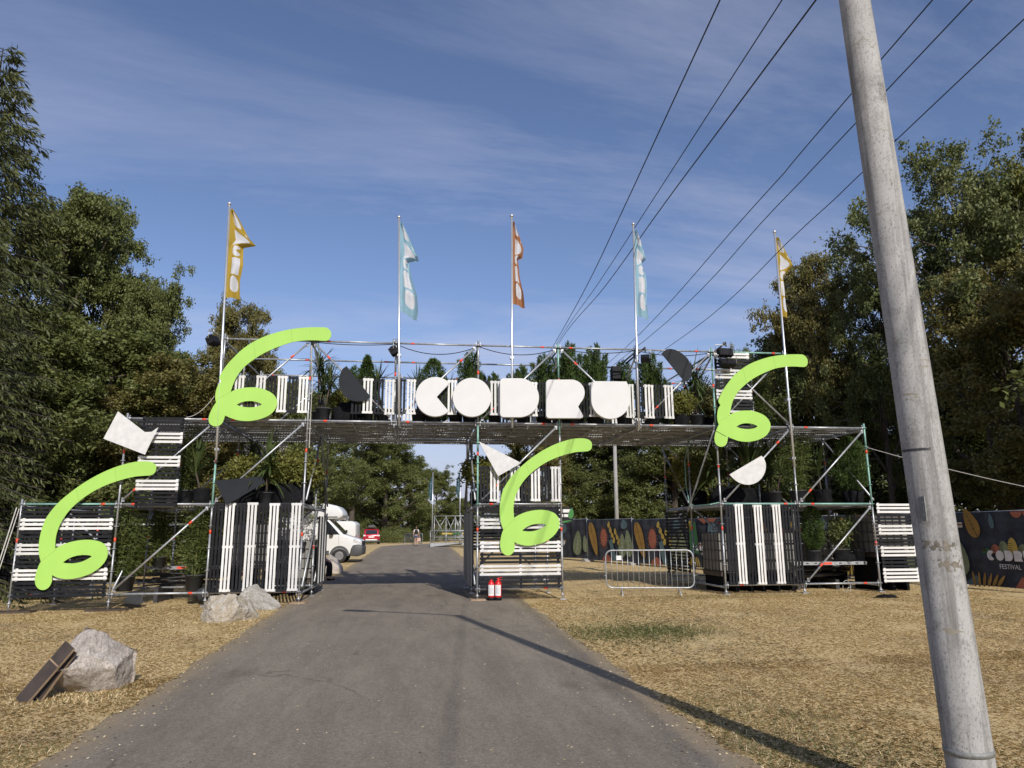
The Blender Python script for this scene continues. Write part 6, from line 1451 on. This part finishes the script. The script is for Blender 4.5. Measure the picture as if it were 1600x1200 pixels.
def spruce(seed, H, R, mt='needle', tiers=44):
    rng = np.random.default_rng(seed); mb = MB(); mb.tube([(0,0,-.3),(0,0,H*.5),(0,0,H*.965)], [H*.017, H*.010, .01], 8); P, D, Ls = [], [], []
    for i in range(tiers):
        t = .06+.92*(i/tiers)**.95; z = t*H; nb = 7 if t < .9 else 4; rr = R*(1-t)**.82*rng.uniform(.8,1.15)+.12
        for b in range(nb):
            a = b*6.283/nb+i*1.1+rng.uniform(-.3,.3); L_ = rr*rng.uniform(.72,1.12); K = 7; p = np.array([0,0,z+rng.uniform(-.15,.15)]); pts = [p]
            for k in range(K):
                s = (k+.5)/K; el = .16-.62*s+.75*max(0, s-.55)-.22*(1-t); p = p+np.array([math.cos(a)*math.cos(el), math.sin(a)*math.cos(el), math.sin(el)])*L_/K; pts.append(p)
            mb.tube(pts, [.035*(1-t)+.012]*2+[.02*(1-t)+.006]*(K-1), 4, caps=False)
            pts = np.array(pts); m_ = int(44+125*L_/R)
            f = rng.uniform(.12,1,m_)*K; ii = np.minimum(f.astype(int), K-1); q = pts[ii]+(pts[ii+1]-pts[ii])*(f-ii)[:,None]
            sd = rng.choice([-1,1],m_); ang = a+sd*rng.uniform(.25,1.1,m_); tw = rng.uniform(.1,.62,m_)*(1.15-f/K)*min(1,L_/1.8)+.06
            side_ = np.stack([np.cos(ang), np.sin(ang), np.full(m_,-.22)],1); q2 = q+side_*tw[:,None]*rng.uniform(.2,1,m_)[:,None]
            q2[:,2] -= rng.random(m_)**2*.28*min(1, L_/1.6)
            d = side_*.6+np.stack([np.zeros(m_),np.zeros(m_),-rng.uniform(.1,.9,m_)],1)+rng.normal(0,.25,(m_,3)); d /= np.linalg.norm(d,axis=1)[:,None]
            P.append(q2); D.append(d); Ls.append(rng.uniform(.13,.30,m_))
    P, D, Ls = np.concatenate(P), np.concatenate(D), np.concatenate(Ls); V, Fq = quads(P, perp(rng, D)*rng.uniform(.016,.03,len(P))[:,None], D*Ls[:,None])
    return mb.mesh('trunk', M['trunk_spruce']), fastmesh('crown', V, Fq, M[mt])
TP = {}; TZ = {}
def tproto(k):
    if k not in TP:
        TP[k] = {'ash': lambda: broadleaf('ash', 21, 12, 4.2, .18, 22, 105000, .135, 'ash', .42),
                 'ash2': lambda: broadleaf('ash2', 33, 12, 4.6, .10, 24, 105000, .135, 'ash', .42, .45),
                 'maple': lambda: broadleaf('maple', 41, 12, 4.8, .14, 22, 85000, .16, 'maple', .45),
                 'oak': lambda: broadleaf('oak', 57, 12, 5.2, .22, 20, 66000, .145, 'oak', .40, .5, nsub=6),
                 'yellow': lambda: broadleaf('yellow', 63, 12, 4.8, .12, 22, 85000, .15, 'lightleaf', .45),
                 'green': lambda: broadleaf('green', 72, 12, 4.6, .04, 26, 85000, .165, 'ash', .5, .4, prof=lambda t: (1-t)**.5*min(1, .6+t*3)),
                 'spruce': lambda: spruce(5, 16, 3.9), 'larch': lambda: spruce(9, 14, 4.6)}[k]()
    if k not in TZ:
        co = np.zeros(len(TP[k][1].vertices)*3, np.float32); TP[k][1].vertices.foreach_get('co', co); TZ[k] = float(np.percentile(co[2::3], 99.85))
    return TP[k]
def tree(kind, px, pytop, Y, wide, label, group, rz=None, zoff=0):
    p = at(px, pytop, Y=Y); z0 = g(p.x, Y); H = p.z-z0; tm, cm = tproto(kind); zc_ = TZ[kind]
    s = H/zc_; o = thing('spruce_tree' if kind in ('spruce','larch') else 'broadleaf_tree', label, 'tree', (p.x, Y, z0), rg_.uniform(0, 6.28) if rz is None else rz, group); o.scale = (s*wide, s*wide, s)
    link('trunk', tm, o); link('crown', cm, o)
LT, RT, FT = 'trees left of the gate', 'trees right of the gate', 'trees seen through and above the gate'
for a in (
  ('spruce', 4, 82, 25, 1.15, 'tall dark spruce with drooping branches at the left picture edge, highest tree', LT),
  ('larch', -30, 330, 20.5, 1.1, 'lower larch with hanging green branches at the left edge below the spruce', LT),
  ('ash', 112, 283, 29, .60, 'tall rounded leafy tree right of the spruce, highest broadleaf on the left', LT),
  ('ash2', 165, 318, 32, .48, 'leafy tree whose crown steps down right of the tallest left broadleaf', LT),
  ('ash', 240, 425, 31, .56, 'lower leafy tree left of the yellow flag with a rounded top', LT),
  ('maple', 380, 468, 40, .48, 'browning leafy tree directly behind the yellow flag pole', LT),
  ('green', 60, 480, 27, 1.0, 'dark green tree low behind the far left slats', LT),
  ('green', 175, 520, 27.5, 1.1, 'dark green tree behind the white notched board', LT),
  ('maple', 290, 560, 28, 1.15, 'yellow-green tree behind the upper left platform', LT),
  ('green', 360, 590, 33, 1.1, 'green tree low behind the left tower plants', LT),
  ('green', 428, 575, 42, .62, 'green tree behind the upper left squiggle loop', LT),
  ('ash2', 492, 600, 58, 1.0, 'big green tree at the left side of the road opening', FT),
  ('ash', 556, 625, 92, 1.0, 'big rounded green tree in the middle of the road opening', FT),
  ('green', 606, 668, 96, 1.0, 'green tree in the road opening just left of the sky gap', FT),
  ('ash2', 640, 718, 104, .95, 'far green tree beneath the sky gap, above the walking woman', FT),
  ('ash', 684, 730, 108, 1.0, 'far round green tree behind the left teal flag', FT),
  ('green', 722, 778, 112, 1.2, 'small far tree under the sky gap near the gate upright', FT),
  ('green', 596, 765, 101, 1.3, 'dark low tree behind the red car', FT),
  ('green', 655, 790, 112, 1.4, 'dark low tree at the far bend of the road', FT),
  ('maple', 832, 640, 46, .9, 'dark tree behind the narrow tower right of the sky sliver', FT),
  ('green', 905, 650, 50, 1.1, 'green tree behind the slim lamp pole', FT),
  ('ash2', 975, 640, 47, 1.0, 'green tree right of the slim lamp pole behind the banners', FT),
  ('green', 1045, 640, 44, 1.15, 'dense green tree behind the right tower left edge', FT),
  ('maple', 1120, 600, 42, 1.0, 'browning tree behind the right end of the bridge', FT),
  ('ash', 1150, 540, 48, .42, 'small tree top showing between the bridge end and brown tree', FT),
  ('maple', 1262, 398, 36, .50, 'large browning tree right of the rightmost yellow flag', RT),
  ('oak', 1350, 385, 33, .45, 'dark oak just left of the concrete lamp post', RT),
  ('oak', 1488, 222, 28, .64, 'tall oak with visible dark limbs right of the concrete lamp post', RT, 2.0),
  ('yellow', 1612, 200, 27, .52, 'tall yellowish tree at the right picture edge', RT),
  ('maple', 1560, 400, 25, .9, 'browning tree low behind the concrete post at right', RT),
  ('green', 1215, 520, 39, .9, 'green tree behind the upper right squiggle', RT),
  ('green', 1320, 560, 38, 1.0, 'dark tree behind the right tower corner', RT),
  ('green', 1440, 545, 37, 1.05, 'dark tree behind the far right slats', RT),
  ('green', 1560, 560, 35, 1.05, 'dark tree behind the large festival banner', RT)):
    tree(*a)
for x, y, s, lb in ((24, 6, 1.3, 'shade tree standing right of the view, near the grass edge'), (22.5, 12.5, 1.45, 'shade tree standing right of the view, behind the festival banner side'), (32, 18, 1.4, 'shade tree standing right of the view, farthest from the road')):
    tm, cm = tproto('green'); o = thing('broadleaf_tree', lb, 'tree', (x, y, g(x, y)), x, RT); o.scale = (s, s, s); link('trunk', tm, o); link('crown', cm, o)
# dry leaves and grit strewn on the road
def litter():
    rng = np.random.default_rng(5); n = 2600; y = 3.5+rng.random(n)**1.6*26; l, r = road_edges(y); u = rng.random(n); e = rng.random(n) < .7; u = np.where(e, np.where(rng.random(n) < .5, np.abs(rng.normal(0,.05,n)), 1-np.abs(rng.normal(0,.05,n))), u); x = l+(r-l)*u
    P = np.stack([x, y, gz(x, y)+.016+rng.random(n)*.004], 1); D = rdir(rng, n); D[:,2] *= .12; D /= np.linalg.norm(D,axis=1)[:,None]; sz = rng.uniform(.008,.035,n); A = np.cross(D, np.array([0,0,1.]))+np.stack([np.zeros(n),np.zeros(n),rng.normal(0,.2,n)],1)
    V, Fq = quads(P, A*(sz*.3)[:,None], D*sz[:,None]); o = link('leaf_litter', fastmesh('leaf_litter', V, Fq, [M['straw'], M['bark']], (rng.random(n) < .3).astype(int))); tag(o, 'scattered dry leaves and grit along the road edges', 'leaf litter', kind='stuff')
litter()
# the closed wood farther back, one mass
def wood():
    rng = np.random.default_rng(99); Vs, Fs, o = [], [], 0
    spots = [(x, y) for x, y in zip(np.linspace(-46, -9, 15), 44+rng.uniform(-4, 10, 15))]+[(x, y) for x, y in zip(np.linspace(14, 62, 16), 56-np.linspace(0, 16, 16)+rng.uniform(-3, 6, 16))]+[(x, 132+rng.uniform(-6,10)) for x in np.linspace(-28, 32, 13)]+[(x, y) for x, y in zip(np.linspace(-24, -16, 5), np.linspace(24, 33, 5))]
    for x, y in spots:
        H = rng.uniform(6.5, 9.5) if y < 100 else rng.uniform(6, 9); R = rng.uniform(3, 4.4); z0 = g(x, y); n = 5200
        C = rdir(rng, 70)*(rng.uniform(.3, 1, 70)**.5)[:, None]*np.array([R, R, H*.5])+np.array([x, y, z0+H*.5]); C = C[C[:, 2] > z0+.2]
        V, Fq = leaf_cloud(rng, C, .6, n//len(C), .32); Vs.append(V); Fs.append(Fq+o); o += len(V)
    ob = link('background_wood', fastmesh('background_wood', np.concatenate(Vs), np.concatenate(Fs), M['oak'])); tag(ob, 'dense dark wood closing off the view behind the single trees', 'wood', kind='stuff')
wood()
# undergrowth along the wood edge
def under():
    rng = np.random.default_rng(17); Vs, Fs, o = [], [], 0
    for x, y, r in [(rng.uniform(-26,-10), rng.uniform(24,34), rng.uniform(.7,1.6)) for _ in range(34)]+[(rng.uniform(10,34), 0, rng.uniform(.7,1.7)) for _ in range(60)]+[(rng.uniform(-22,-9), rng.uniform(52,80), rng.uniform(.6,1.3)) for _ in range(18)]+[(rng.uniform(-24,0), rng.uniform(86,95), rng.uniform(1.0,2.0)) for _ in range(26)]+[(rng.uniform(-26,26), rng.uniform(102,110), rng.uniform(1.2,2.4)) for _ in range(40)]:
        if y == 0: y = rng.uniform(33, 44) if x > 17 else rng.uniform(43, 52)
        C = rdir(rng, 22)*(rng.uniform(.2,1,22)**.5)[:,None]*np.array([r, r, r*.8])+np.array([x, y, g(x,y)+r*.6]); V, Fq = leaf_cloud(rng, C, .22, 55, .15); Vs.append(V); Fs.append(Fq+o); o += len(V)
    ob = link('undergrowth', fastmesh('undergrowth', np.concatenate(Vs), np.concatenate(Fs), M['ash'])); tag(ob, 'leafy undergrowth along the edge of the wood', 'undergrowth', kind='stuff')
under()
